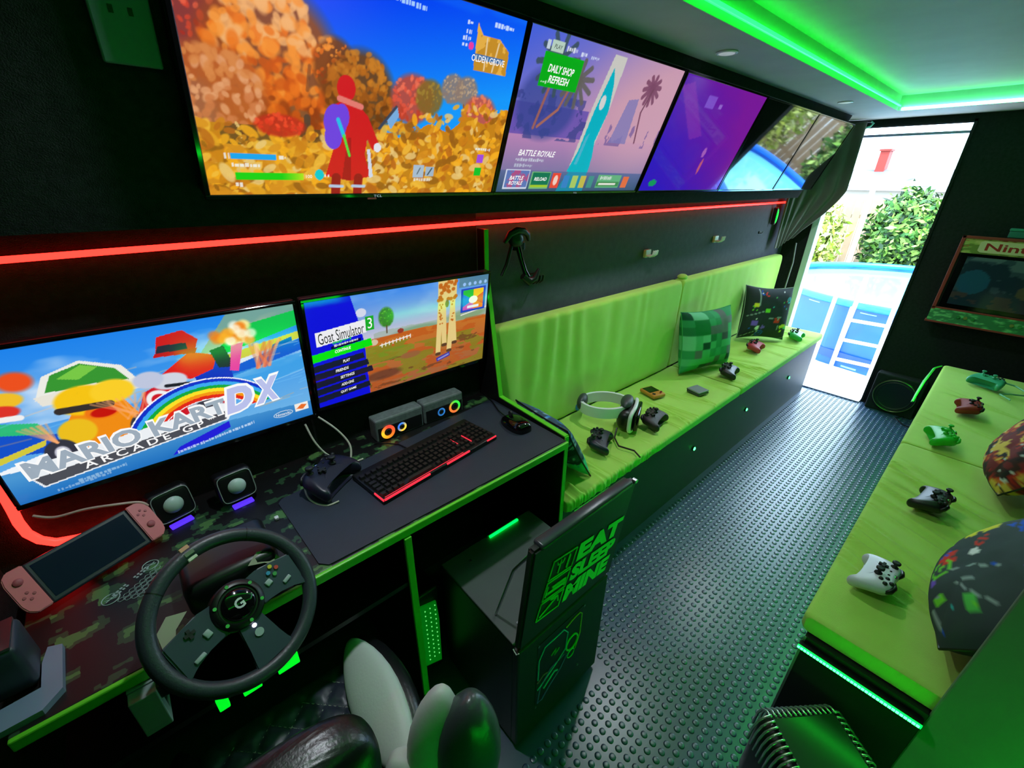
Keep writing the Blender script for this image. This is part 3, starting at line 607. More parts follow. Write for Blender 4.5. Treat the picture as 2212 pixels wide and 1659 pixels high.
def televisions():
    G = 'televisions in a row on the left wall'
    t = display('wall_tv', 'large wall TV showing an orange autumn forest under blue sky', 'tv', (0.171, 1.10, 1.564), 0.720, 0.405, 21, 0.010, 0.045, art_forest(), TVMATT, group=G)
    text('OLDEN GROVE', 0.575, 0.306, 0.100, 0.013, WHITEEM, t, fat=0.01); text('TCL', 0.345, -0.0085, 0.022, 0.006, SILVEREM, t, z=0.0036)
    text('100', 0.186, 0.035, 0.013, 0.007, WHITEEM, t);
    MB().span((0.33, -0.014, -0.002), (0.352, -0.0105, 0.004)).build('sensor', mat('tv_sensor', rgb(150, 60, 70), 0.4), t)
    t = display('wall_tv', 'wall TV showing a pink beach game lobby with a green card', 'tv', (0.909, 1.10, 1.564), 0.731, 0.405, 21, 0.009, 0.045, art_lobby(), TVMATT, group=G)
    text('DAILY SHOP', 0.088, 0.318, 0.102, 0.018, WHITEEM, t, shear=0.2, fat=0.02); text('REFRESH', 0.098, 0.294, 0.082, 0.018, WHITEEM, t, shear=0.2, fat=0.02)
    text('PLAY', 0.091, 0.370, 0.03, 0.009, DARKEM, t, shear=0.2);
    text('BATTLE ROYALE', 0.055, 0.106, 0.155, 0.017, WHITEEM, t, shear=0.25, fat=0.015);
    text('BATTLE', 0.043, 0.036, 0.058, 0.012, WHITEEM, t, shear=.2, fat=.02); text('ROYALE', 0.043, 0.021, 0.058, 0.012, WHITEEM, t, shear=.2, fat=.02); text('RELOAD', 0.148, 0.034, 0.056, 0.011, WHITEEM, t, shear=.2, fat=.02)
    text('TCL', 0.355, -0.0075, 0.02, 0.005, SILVEREM, t, z=0.0036)
    display('wall_tv', 'wall TV glowing purple with the garden pool mirrored in it', 'tv', (1.666, 1.10, 1.563), 0.7015, 0.405, 21, 0.009, 0.045, art_purple(), group=G)
    display('wall_tv', 'dark wall TV mirroring the blue pool, fourth in the row', 'tv', (2.389, 1.10, 1.562), 0.719, 0.405, 21, 0.009, 0.045, None, group=G)
    display('wall_tv', 'dark wall TV mirroring leaves, last in the row next to the curtain', 'tv', (3.126, 1.10, 1.562), 0.70, 0.405, 21, 0.007, 0.045, None, group=G)
    m = display('monitor', 'wide desk monitor showing a kart racing title with a rainbow', 'monitor', (-0.307, 1.235, 0.954), 0.612, 0.345, 5, 0.008, 0.03, art_race(), SCREEN, chin=0.004)
    text('MARIO KART', 0.030, 0.050, 0.386, 0.053, WHITEEM, m, shear=0.0, fat=0.07, rz=R(4.9), z=0.0010); text('MARIO KART', 0.035, 0.0545, 0.376, 0.044, SILVEREM, m, shear=0.0, fat=0.035, rz=R(4.9), z=0.0018)
    text('A R C A D E   G P', 0.118, 0.0415, 0.235, 0.018, WHITEEM, m, rz=R(5.6), fat=0.015)
    
    for ch, dx in (('D', 0.0), ('X', 0.070)):
        text(ch, 0.398+dx, 0.072+dx*0.07, 0.084, 0.084, WHITEEM, m, shear=0.3, fat=0.10, rz=R(4), z=0.0010); text(ch, 0.405+dx, 0.078+dx*0.07, 0.070, 0.072, LILACEM, m, shear=0.3, fat=0.06, rz=R(4), z=0.0018)
    text('Nintendo', 0.515, 0.0275, 0.038, 0.008, WHITEEM, m); text('TM', 0.362, 0.077, 0.012, 0.006, WHITEEM, m)
    m = display('monitor', 'desk monitor showing a game menu beside a field with giraffe legs', 'monitor', (0.328, 1.235, 0.967), 0.622, 0.336, 8, 0.009, 0.03, art_field(), SCREEN, chin=0.004)
    text('Goat Simulator', 0.024, 0.206, 0.134, 0.034, DARKEM, m, rz=R(4.0)); text('3', 0.169, 0.226, 0.014, 0.034, WHITEEM, m)
    for s, x, y, w in (('CONTINUE', 0.065, 0.170, 0.048), ('PLAY', 0.085, 0.133, 0.022), ('FRIENDS', 0.060, 0.106, 0.040), ('SETTINGS', 0.072, 0.081, 0.044), ('ADD-ONS', 0.072, 0.055, 0.040), ('QUIT GAME', 0.068, 0.029, 0.050)):
        text(s, x, y, w, 0.0095, WHITEEM, m, fat=0.02, rz=R(4), shear=0.2)
televisions()

# ------------------------------------------------------------------ desk, dividers, benches
DZ = 0.79
MYZ = Matrix(((0, 0, 1, 0), (1, 0, 0, 0), (0, 1, 0, 0), (0, 0, 0, 1)))      # local (a,b,d) -> world (d,a,b): polygon in the Y-Z plane, thickness along X

def camo_mat():
    m = bpy.data.materials.new('hex_camo_vinyl'); m.use_nodes = True; nt = m.node_tree; b = nt.nodes['Principled BSDF']
    tc = nt.nodes.new('ShaderNodeTexCoord'); mp = nt.nodes.new('ShaderNodeMapping'); mp.inputs['Scale'].default_value = (1, 1.15, 1)
    nt.links.new(tc.outputs['Object'], mp.inputs[0])
    vo = nt.nodes.new('ShaderNodeTexVoronoi'); vo.inputs['Scale'].default_value = 112; vo.inputs['Randomness'].default_value = 0.55; vo.voronoi_dimensions = '2D'
    no = nt.nodes.new('ShaderNodeTexNoise'); no.inputs['Scale'].default_value = 11; no.inputs['Detail'].default_value = 2
    nt.links.new(mp.outputs[0], vo.inputs['Vector']); nt.links.new(vo.outputs['Position'], no.inputs['Vector'])
    cr = nt.nodes.new('ShaderNodeValToRGB'); e = cr.color_ramp; e.interpolation = 'CONSTANT'
    e.elements[0].position = 0; e.elements[0].color = (*rgb(13, 14, 15), 1); e.elements[1].position = 0.555; e.elements[1].color = (*rgb(40, 70, 46), 1)
    x = e.elements.new(0.615); x.color = (*rgb(76, 118, 66), 1)
    sc = nt.nodes.new('ShaderNodeVectorMath'); sc.operation = 'SCALE'; sc.inputs['Scale'].default_value = 1.0; nt.links.new(vo.outputs['Position'], sc.inputs[0]); nt.links.new(sc.outputs[0], no.inputs['Vector']); no.inputs['Scale'].default_value = 16
    nt.links.new(no.outputs[0], cr.inputs[0]); nt.links.new(cr.outputs[0], b.inputs['Base Color']); b.inputs['Roughness'].default_value = 0.45
    return m

def desk():
    d = thing('desk', 'long black hexagon-patterned desk with lime green edging along its front', 'desk', (0, 0, 0))
    MB().span((-0.345, 0.80, DZ-0.022), (0.975, YL-0.012, DZ), 0.002).build('desktop', camo_mat(), d)
    MB().span((-0.345, 0.790, DZ-0.024), (0.975, 0.80, DZ+0.001), 0.003).build('edging', LIMEEDGE, d)
    p = MB().span((0.345, 0.795, 0.02), (0.363, YL-0.02, DZ-0.023)).build('support_panel', BLKPL, d)
    MB().span((0.344, 0.785, 0.02), (0.364, 0.795, DZ-0.025), 0.002).build('edging', LIMEEDGE, p)
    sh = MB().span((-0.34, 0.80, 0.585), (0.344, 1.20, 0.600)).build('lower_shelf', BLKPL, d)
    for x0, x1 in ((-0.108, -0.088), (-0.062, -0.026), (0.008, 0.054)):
        MB().span((x0, 0.788, 0.575), (x1, 0.80, 0.612), 0.002).build('glowing_edging', mat('lit_edging', rgb(60, 220, 40), 0.4, emit=(0.0, 1.0, 0.02), es=0.9), sh)  # plastic edging, no lamp; the green light on it is put in as emission
    e = thing('led_strip', 'short green light bar lying along the rear top edge of the floor cabinet', 'light strip', (0.75, 0.868, 0.4845))
    MB().span((-0.065, -0.004, 0), (0.065, 0.004, 0.007), 0.002).build('tube', mat('bay_led', rgb(10, 60, 10), 0.4, emit=(0, 1, 0.04), es=5.0), e)
    MB().span((-0.075, 0.004, 0), (0.075, 0.012, 0.010), 0.002).build('holder', BLKPL, e)
    # end panel between desk and bench, stepped up to the wall
    p = thing('divider_panel', 'black end panel with lime edge between the desk and the left bench', 'panel')
    poly = [(0.812, 0.0), (0.812, 0.798), (1.165, 0.815), (1.215, 1.12), (1.246, 1.30), (1.246, 1.440), (YL-0.014, 1.440), (YL-0.014, 0)]
    MB().prism(poly, 0.977, 0.992, MYZ).build('board', BLKPL, p)
    ed = MB(); pts = [(0.985, y, z) for y, z in poly[:6]]
    for a, b in zip(pts, pts[1:]):
        a = Vector(a); b = Vector(b); t = (b-a).normalized(); n = Vector((0, -t.z, t.y))
        ed.prism([(-0.009, 0), (0.009, 0), (0.009, (b-a).length), (-0.009, (b-a).length)], 0, 0.004, Matrix(((1, 0, 0, a.x), (0, t.y, n.y, a.y), (0, t.z, n.z, a.z), (0, 0, 0, 1))))
    ed.build('edging', LIMEEDGE, p)
    tag(MB().prism([(0.165, 0.806), (0.955, 0.802), (0.968, 0.815), (0.970, 1.195), (0.955, 1.203), (0.15, 1.115), (0.138, 1.10), (0.148, 0.825)], DZ+0.0005, DZ+0.004).build('desk_mat', mat('navy_desk_mat', rgb(34, 42, 58), 0.6, noise=(25, 0.15), bump=(500, 0.2))),
        'dark navy desk mat spread under the keyboard and mouse', 'desk mat')
desk()

def sweep(name, prof, xs, m, parent, disp=None, axis='X'):
    """closed profile of (y,z) swept along x with a displacement function; rounded shut at both ends"""
    prof = np.array(prof, float); xs = np.array(xs, float); n = len(prof); c = prof.mean(0)
    V = []
    for i, x in enumerate(xs):
        s = 1.0
        d = min(x-xs[0], xs[-1]-x)
        if d < 0.018: s = 1-0.10*(1-d/0.018)**2
        q = c+(prof-c)*[1-(1-s)*0.35, s]
        P = np.column_stack([np.full(n, x), q[:, 0], q[:, 1]])
        V.append(P)
    V = np.stack(V)
    if disp is not None: V = disp(V, prof)
    F = []
    for i in range(len(xs)-1):
        a = i*n+np.arange(n); b = i*n+(np.arange(n)+1) % n
        F.append(np.stack([a, b, b+n, a+n], 1))
    F = np.concatenate(F); me = bpy.data.meshes.new(name)
    faces = F.tolist()+[list(range(n))[::-1], [(len(xs)-1)*n+k for k in range(n)]]
    me.from_pydata(V.reshape(-1, 3).tolist(), [], faces); me.materials.append(m)
    sm = [True]*(len(faces)-2)+[False]*2; me.polygons.foreach_set('use_smooth', sm); me.update()
    return link(name, me, parent)

def rprof(y0, y1, z0, z1, r, ny=22, nz=6):
    """rounded rectangle profile with dense sides, counter-clockwise from the lower front corner"""
    P = []
    def arc(cy, cz, a0):
        for k in range(5): a = R(a0+k*22.5); P.append((cy+r*math.cos(a), cz+r*math.sin(a)))
    arc(y0+r, z0+r, 180)
    for k in range(1, ny): P.append((y0+r+(y1-y0-2*r)*k/ny, z0))
    arc(y1-r, z0+r, 270)
    for k in range(1, nz): P.append((y1, z0+r+(z1-z0-2*r)*k/nz))
    arc(y1-r, z1-r, 0)
    for k in range(1, ny): P.append((y1-r-(y1-y0-2*r)*k/ny, z1))
    arc(y0+r, z1-r, 90)
    for k in range(1, nz): P.append((y0, z1-r-(z1-z0-2*r)*k/nz))
    return P

def seat_wrinkles(seed, y0, y1, zt, ridges, frontpleats=None):
    rg = np.random.RandomState(seed)
    def f(V, prof):
        X, Y, Z = V[..., 0], V[..., 1], V[..., 2]
        top = np.clip((Z-(zt-0.02))/0.015, 0, 1)
        h = 0.0014*(fbm(X*9, Y*9, seed)-0.5)
        for (x, sl, a, w, ya, yb) in ridges:
            d = X-(x+sl*(Y-y0)); fade = np.clip((Y-ya)/0.06, 0, 1)*np.clip((yb-Y)/0.08, 0, 1)
            h = h+fade*(a*np.exp(-np.sqrt((d/w)**2+0.02)*1.3)-0.8*a*np.exp(-((d-1.25*w)/(0.6*w))**2))
        V[..., 2] = Z+h*top
        if frontpleats is not None:
            x0, x1, amp = frontpleats; fr = np.clip(1-np.abs(Y-y0)/0.03, 0, 1)
            V[..., 1] = Y+fr*amp*(vnoise(X*120, Z*25, 3)-0.5)*np.clip((x1-X)/0.4, 0, 1)
        return V
    return f

def benches():
    rg = random.Random(5)
    # ---- left bench
    b = thing('bench', 'long dark box bench along the left wall carrying lime cushions', 'bench')
    MB().span((0.994, 0.808, 0), (4.05, YL-0.004, 0.455)).build('base', mat('bench_board', rgb(52, 56, 60), 0.55, noise=(12, 0.15)), b)
    MB().tube([(1.06, 0.806, 0.425), (1.28, 0.806, 0.425)], 0.0015, 6).build('lid_gap', METAL, b)
    def ridges(x0, x1, n, seed, dense_at=None):
        q = random.Random(seed); out = []
        for k in range(n):
            x = q.uniform(x0+0.05, x1-0.05) if not dense_at or q.random() < 0.45 else dense_at+abs(q.gauss(0, 0.28))
            ya = 0.80 if q.random() < 0.7 else q.uniform(0.85, 1.0)
            out.append((x, q.uniform(-0.35, 0.25), q.uniform(0.0055, 0.0105), q.uniform(0.008, 0.014), ya-0.03, q.uniform(ya+0.12, 1.22)))
        return out
    for x0, x1, sd, dn, lb in ((0.998, 2.515, 3, 1.02, 'creased lime seat cushion on the left bench, beside the divider panel'), (2.525, 4.06, 4, None, 'lime seat cushion on the left bench, nearest the door')):
        cu = thing('seat_cushion', lb, 'seat cushion', group='lime bench cushions'); sweep('cover', rprof(0.785, 1.245, 0.455, 0.508, 0.014), np.linspace(x0, x1, 420), LIME, cu, seat_wrinkles(sd, 0.785, 1.245, 0.508, ridges(x0, x1, 30 if dn else 22, sd, dn), (0.995, 1.75 if dn else 2.5, 0.012)))
    def folds(x0, x1, am, seed):
        def f(V, prof):
            X, Y, Z = V[..., 0], V[..., 1], V[..., 2]
            fr = np.clip((1.275-Y)/0.03, 0, 1); env = np.clip((x1-X)/(x1-x0), 0, 1)**1.2
            g = np.sin((X+0.06*(Z-0.5)*np.sin(X*9))*52+3*vnoise(X*7, Z*2, seed))*np.clip((Z-0.55)/0.3, 0.25, 1)
            V[..., 1] = Y-fr*(am*env*g+0.012*(fbm(X*3.0, Z*4, seed)-0.5)+am*0.8*env*(vnoise(X*22, Z*3, seed+2)-0.5))
            return V
        return f
    for x0, x1, sd, am, lb in ((0.998, 2.443, 7, 0.0075, 'lime back cushion with hanging folds, beside the desk monitors'), (2.455, 4.04, 8, 0.0015, 'smooth lime back cushion on the left wall, nearest the door')):
        cu = thing('back_cushion', lb, 'back cushion', group='lime back cushions')
        P = rprof(1.225, YL-0.003, 0.512, 1.072, 0.020, 4, 26)
        P = [(y-(1.0-z)*0.0, z) for y, z in P]
        sweep('cover', P, np.linspace(x0, x1, 200), LIME, cu, folds(x0, x1, am, sd))
    MB().ball((2.495, 1.262, 1.082), (0.07, 0.06, 0.035), 12).build('cover_knot', LIME, cu, True)
    # ---- right bench
    b = thing('bench', 'black box bench base on the right below lime cushions', 'bench')
    MB().span((1.178, YR+0.004, 0), (3.93, 0.030, 0.450)).build('base', mat('bench_black', rgb(14, 15, 16), 0.6), b)
    MB().span((1.147, -0.2345, 0), (1.1775, 0.030, 0.450)).build('end_board', mat('bench_black', rgb(14, 15, 16), 0.6), b)
    MB().span((1.145, 0.026, 0), (1.1475, 0.032, 0.45)).build('corner_trim', mat('corner_trim', rgb(110, 120, 118), 0.4), b)
    def rr(x0, x1, n, seed):
        q = random.Random(seed); out = []
        for k in range(n):
            x = q.uniform(x0+0.15, x1-0.05); ya = q.choice([-0.5, -0.42, -0.30, -0.15, 0.0]); yb = q.uniform(-0.05, 0.09)
            out.append((x, q.uniform(0.35, 0.62), q.uniform(0.003, 0.0075), q.uniform(0.006, 0.011), min(ya, yb-0.12), yb))
        return out
    for x0, x1, sd, n, lb in ((1.163, 2.512, 13, 15, 'creased lime seat cushion on the right bench, nearest the partition'), (2.520, 3.95, 14, 8, 'lime seat cushion on the right bench, at the rear wall end')):
        cu = thing('seat_cushion', lb, 'seat cushion', group='lime bench cushions')
        R_ = rr(x0, x1, n, sd)
        if sd == 13: R_ = [(x, s_, a*1.8, w*1.2, ya, yb) for x, s_, a, w, ya, yb in R_]; R_ += [(1.93, 0.45, 0.008, 0.012, -0.5, 0.06), (1.86, 0.45, 0.006, 0.010, -0.3, 0.05), (1.67, 0.55, 0.012, 0.013, -0.45, 0.05), (1.60, 0.55, 0.012, 0.012, -0.45, 0.06), (2.20, 0.4, 0.008, 0.012, -0.5, 0.02)]
        sweep('cover', rprof(YR+0.006, 0.052, 0.452, 0.508, 0.014, 30), np.linspace(x0, x1, 400), LIME, cu, seat_wrinkles(sd, 0.052, YR, 0.508, [(x, s, a, w, ya, yb+0.06) for x, s, a, w, ya, yb in R_]))
benches()

# ------------------------------------------------------------------ curtain, hooks, headset, socket
def curtain():
    c = thing('curtain', 'dark grey curtain tied back at the left of the rear door', 'curtain')
    path = [(4.12, 0.955), (4.11, 1.05), (4.07, 1.15), (4.00, 1.215), (3.93, 1.243), (3.868, 1.25)]
    nu, nv = 90, 44; t = np.linspace(0, 1, nu); pl = np.array(path); seg = np.linspace(0, 1, len(path))
    px = np.interp(t, seg, pl[:, 0]); py = np.interp(t, seg, pl[:, 1]); V = np.zeros((nu, nv, 3))
    for j in range(nv):
        s = j/(nv-1)                                # 0 top .. 1 bottom
        pinch = np.clip((s-0.55)/0.45, 0, 1)**1.3
        tt = t+(0.80-t)*0.62*pinch*(t < 0.8)
        x = np.interp(tt, seg, pl[:, 0]); y = np.interp(tt, seg, pl[:, 1])
        zb = 1.13+0.10*np.clip(0.8-t, 0, 1)
        z = 1.985+(zb-1.985)*s
        amp = 0.012*(1-0.4*pinch); w = amp*np.sin(t*34+1.2*np.sin(s*3))
        V[:, j] = np.stack([x-w*0.8, y-w*0.7, z], 1)
    m = mat('curtain_cloth', rgb(92, 94, 90), 0.85, spec=0.2, noise=(20, 0.1), bump=(400, 0.2), sheen=0.2)
    me = np_mesh('drape', V.reshape(-1, 3), grid_faces(nu, nv), m, True)
    o = link('drape', me, c); md = o.modifiers.new('t', 'SOLIDIFY'); md.thickness = 0.003
    MB().tube([(4.14, 0.94, 1.985), (4.125, 1.05, 1.99), (4.08, 1.16, 1.99), (4.0, 1.23, 1.99), (3.865, 1.262, 1.99)], 0.006, 8).build('rod', BLKPL, c, True)
    MB().tube([(4.14, 0.94, 1.985), (4.15, 0.925, 1.975), (4.135, 0.935, 1.955), (4.12, 0.97, 1.94)], 0.006, 6).build('tieback_hook', mat('teal_hook', rgb(90, 190, 160), 0.4), c, True)
    MB().tube([(4.02, 1.15, 1.17), (4.04, 1.14, 1.02), (4.05, 1.15, 0.75), (4.06, 1.16, 0.52)], 0.005, 6).build('cord', MIDGREY, c, True)
curtain()

def hooks():
    for k, (x, z, big, t) in enumerate(((2.118, 1.249, 1, 'white double headset hook on the wall panel, nearer the desk'), (2.901, 1.266, 1, 'white double headset hook on the wall panel, nearer the door'), (1.262, 1.226, 1, 'dark double hook on the wall panel just below the hanging headset'), (3.62, 1.262, 0, 'tiny dark hook on the wall panel near the curtain'))):
        h = thing('wall_hook', t, 'hook', (x, YL, z), (0, 0, 0), 'headset hooks on the wall panel' if big else None)
        m = WHITEPL if k < 2 else BLKPL
        s = 1.0 if big else 0.45
        MB().box((0, -0.008*s, 0), (0.05*s, 0.016*s, 0.04*s), 0.003*s).build('plate', m, h)
        for dx in (-0.018, 0.0, 0.018) if big else (0,):
            MB().tube([(dx*s, -0.012*s, -0.01*s), (dx*s, -0.04*s, -0.012*s), (dx*s, -0.055*s, 0.0), (dx*s, -0.058*s, 0.02*s)], 0.005*s, 8).build('prong', m, h, True)
    h = thing('headset', 'black gaming headset hanging on the wall right of the green edge strip', 'headset', (1.105, 1.262, 1.33))
    pts = [(0.0, -0.02, 0.075)]+[(0.055*math.sin(a)*0.9, -0.02, 0.075+0.035*math.cos(a)) for a in np.linspace(-1.3, 1.5, 14)]
    MB().tube([(-0.045, -0.03, 0.06), (-0.03, -0.045, 0.092), (0.0, -0.05, 0.102), (0.03, -0.05, 0.098), (0.055, -0.045, 0.085), (0.066, -0.04, 0.062)], [0.008, 0.012, 0.013, 0.013, 0.011, 0.006], 10).build('headband', BLKPL, h, True)
    MB().ball((0.005, -0.035, 0.072), (0.072, 0.05, 0.062), 14, (0, 0.5, 0)).build('ear_cup', BLKPL, h, True)
    MB().tube([(0.02, -0.03, 0.05), (0.035, -0.032, 0.0), (0.055, -0.034, -0.05), (0.07, -0.035, -0.075)], [0.012, 0.010, 0.010, 0.012], 10).build('slider_arm', BLKGL, h, True)
    MB().tube([(0.05, -0.03, -0.07), (0.08, -0.036, -0.095), (0.105, -0.04, -0.085), (0.125, -0.042, -0.05)], [0.014, 0.016, 0.013, 0.006], 10).build('ear_cup', BLKPL, h, True)
    MB().tube([(-0.01, -0.03, 0.05), (-0.03, -0.025, -0.02), (-0.05, -0.02, -0.06)], 0.007, 8).build('microphone_boom', BLKPL, h, True)
    MB().box((0.04, -0.008, 0.04), (0.05, 0.03, 0.03), 0.003).build('hanger', BLKPL, h)
    s = thing('wall_socket', 'dark grey double socket plate on the sloping panel left of the first TV', 'socket', (0.132, 1.072, 1.735), (R(90+21), 0, 0))
    MB().box((-0.025, 0.10, -0.002), (0.078, 0.145, 0.012), 0.003).build('plate', mat('socket_plate', rgb(104, 118, 138), 0.4), s)
    for dx, dy, a, b in ((0, 0.13, 0.012, 0.005), (-0.012, 0.10, 0.006, 0.010), (0.012, 0.10, 0.006, 0.010)): MB().box((-0.025+dx, dy, 0.0045), (a, b, 0.002)).build('slot', BLKPL, s)
    MB().box((-0.005, 0.155, 0.006), (0.016, 0.02, 0.006), 0.002).build('switch', mat('socket_plate', rgb(104, 118, 138), 0.4), s)
hooks()

# ------------------------------------------------------------------ game controllers
PAD = {}
def gamepad(loc, rz, label, body, loc_mat=None, accent=None, group='game controllers', tilt=(0, 0), s=1.0):
    """two-grip pad lying on its back; local +y is the edge away from the player"""
    if not PAD:
        half = [(0.0, 0.030), (0.026, 0.033), (0.050, 0.033), (0.066, 0.022), (0.073, 0.0), (0.079, -0.034), (0.076, -0.056), (0.065, -0.064), (0.053, -0.055), (0.041, -0.032), (0.022, -0.021), (0.0, -0.020)]
        out = half+[(-x, y) for x, y in half[-2:0:-1]]
        bm = bmesh.new(); rings = []
        for z, k, dz in ((-0.016, 0.60, 0.006), (-0.012, 0.86, 0.008), (0.0, 1.0, 0.012), (0.010, 0.95, 0.013), (0.016, 0.80, 0.013), (0.0175, 0.55, 0.011)):
            rg_ = []
            for x, y in out:
                g = max(0.0, min(1.0, (-y-0.012)/0.045)); cx, cy = (math.copysign(0.057, x) if g > 0 else x*0.55)*g+x*0*(1-g), -0.02*g
                X = (cx+(x-cx)*k) if g > 0 else x*(0.35+0.65*k) if False else x*k+(1-k)*cx; Y = y*k+(1-k)*cy
                rg_.append(bm.verts.new((X, Y, z-dz*g+0.018)))
            rings.append(rg_)
        n = len(out)
        for A, B in zip(rings, rings[1:]):
            for i in range(n): bm.faces.new((A[i], A[(i+1) % n], B[(i+1) % n], B[i]))
        h = n//2
        for rg_, fl in ((rings[0], True), (rings[-1], False)):   # close with a strip of quads across
            for i in range(h):
                a, b, c, d = rg_[i], rg_[i+1], rg_[(n-i-1) % n], rg_[(n-i) % n]
                f = [a, b, c, d]; f = list(dict.fromkeys(f))
                if len(f) >= 3: bm.faces.new(f if fl else f[::-1])
        bmesh.ops.recalc_face_normals(bm, faces=bm.faces)
        me = bpy.data.meshes.new('shell'); bm.to_mesh(me); bm.free(); me.materials.append(WHITEPL); me.polygons.foreach_set('use_smooth', [True]*len(me.polygons))
        PAD['shell'] = me
        PAD['stick'] = MB().lathe([(0.0095, 0.0), (0.0085, 0.003), (0.0045, 0.004), (0.0045, 0.009), (0.0095, 0.011), (0.0098, 0.014), (0.007, 0.0155), (0.002, 0.0145)], 16).mesh('stick', RUBBER, True)
        PAD['dpad'] = MB().box((0, 0, 0.002), (0.022, 0.0075, 0.006), 0.001).box((0, 0, 0.002), (0.0075, 0.022, 0.006), 0.001).mesh('direction_pad', RUBBER)
        PAD['button'] = MB().lathe([(0.0052, 0), (0.0052, 0.003), (0.0042, 0.0045), (0.001, 0.005)], 12).mesh('button', RUBBER, True)
        PAD['small'] = MB().lathe([(0.0028, 0), (0.0028, 0.002), (0.001, 0.0026)], 10).mesh('menu_button', RUBBER, True)
        PAD['guide'] = MB().lathe([(0.0072, 0), (0.0072, 0.0018), (0.006, 0.0026), (0.001, 0.0028)], 16).mesh('guide_button', CHROME, True)
        PAD['bumper'] = MB().tube([(0.018, 0.029, 0.026), (0.036, 0.033, 0.026), (0.052, 0.030, 0.024), (0.062, 0.022, 0.022)], [0.004, 0.006, 0.006, 0.004], 8).mesh('bumper', BLKPL, True)
    t = thing('game_controller', label, 'controller', loc, (tilt[0], tilt[1], rz), group); t.scale = (s*1.03, s*1.06, s*1.5)
    def p(name, key, l, m=None, sc=None):
        o = link(name, PAD[key], t, l)
        if m: o.material_slots[0].link = 'OBJECT'; o.material_slots[0].material = m
        if sc: o.scale = sc
        return o
    o = p('shell', 'shell', (0, 0, 0), body); md = o.modifiers.new('s', 'SUBSURF'); md.levels = 2; md.render_levels = 2
    dark = loc_mat
    p('stick', 'stick', (-0.038, 0.012, 0.033), dark); p('stick', 'stick', (0.020, -0.010, 0.033), dark); p('direction_pad', 'dpad', (-0.020, -0.009, 0.034), dark)
    for dx, dy, c in ((0.0, 0.0115, (200, 180, 40)), (0.0115, 0.0, (190, 40, 40)), (0.0, -0.0115, (50, 150, 60)), (-0.0115, 0.0, (50, 90, 190))):
        p('button', 'button', (0.040+dx, 0.012+dy, 0.033), accent)
    for x in (-0.010, 0.010): p('menu_button', 'small', (x, 0.010, 0.0345))
    p('guide_button', 'guide', (0, 0.022, 0.032))
    p('bumper', 'bumper', (0, 0, 0), dark); p('bumper', 'bumper', (0, 0, 0), dark, (-1, 1, 1))
    return t

def controllers():
    wht = mat('pad_white', rgb(214, 212, 232), 0.35); blk = mat('pad_black', rgb(20, 21, 24), 0.4); navy = mat('pad_navy', rgb(22, 24, 44), 0.38); grn = mat('pad_green', rgb(30, 190, 40), 0.38)
    red = mat('pad_red', rgb(170, 30, 40), 0.4); teal = mat('pad_teal', rgb(60, 170, 130), 0.4); pink = mat('pad_crimson', rgb(176, 48, 66), 0.4); dred = mat('pad_brick', rgb(140, 36, 28), 0.45); camo = mat('pad_camo', rgb(40, 26, 30), 0.5, noise=(60, 0.9))
    zb = 0.526
    # right bench, near to far (grips point to the aisle)
    gamepad((1.42, -0.062, zb), R(176), 'white game controller with black sticks at the near end of the right bench', wht)
    gamepad((1.985, -0.118, zb+0.004), R(172), 'black game controller on the right bench beside the autumn-coloured cushion', blk)
    gamepad((2.62, -0.078, zb), R(196), 'bright green game controller in the middle of the right bench', grn, grn, grn)
    gamepad((3.12, -0.130, zb), R(186), 'brick red game controller on the right bench', dred)
    t = gamepad((3.66, -0.160, zb), R(250), 'teal game controller with its cable at the far end of the right bench', teal, teal)
    MB().tube([(0.0, 0.03, 0.010), (0.02, 0.07, 0.012), (0.08, 0.10, 0.006), (0.15, 0.06, 0.002), (0.16, 0.0, 0.002), (0.12, -0.05, 0.002), (0.10, -0.10, 0.002), (0.16, -0.14, 0.002)], 0.0032, 6).build('cable', mat('teal_cable', rgb(120, 190, 160), 0.5), t, True)
    # left bench, near to far
    gamepad((1.375, 0.955, zb), R(28), 'dark navy game controller on the left bench in front of the VR headset', navy)
    gamepad((1.735, 0.905, zb), R(12), 'black and maroon camouflage game controller right beside the VR visor', camo, blk)
    gamepad((2.61, 0.925, zb), R(14), 'black game controller lying across the cushion seam of the left bench', blk)
    gamepad((3.20, 1.000, zb), R(8), 'crimson game controller on the left bench in front of the black cushion', pink)
    gamepad((3.70, 0.895, zb), R(8), 'green game controller nearest the door on the left bench', mat('pad_leaf', rgb(40, 176, 80), 0.4))
    # desk
    gamepad((0.270, 1.095, DZ+0.014), R(33), 'black wired game controller resting left of the keyboard', navy, s=1.05)
controllers()

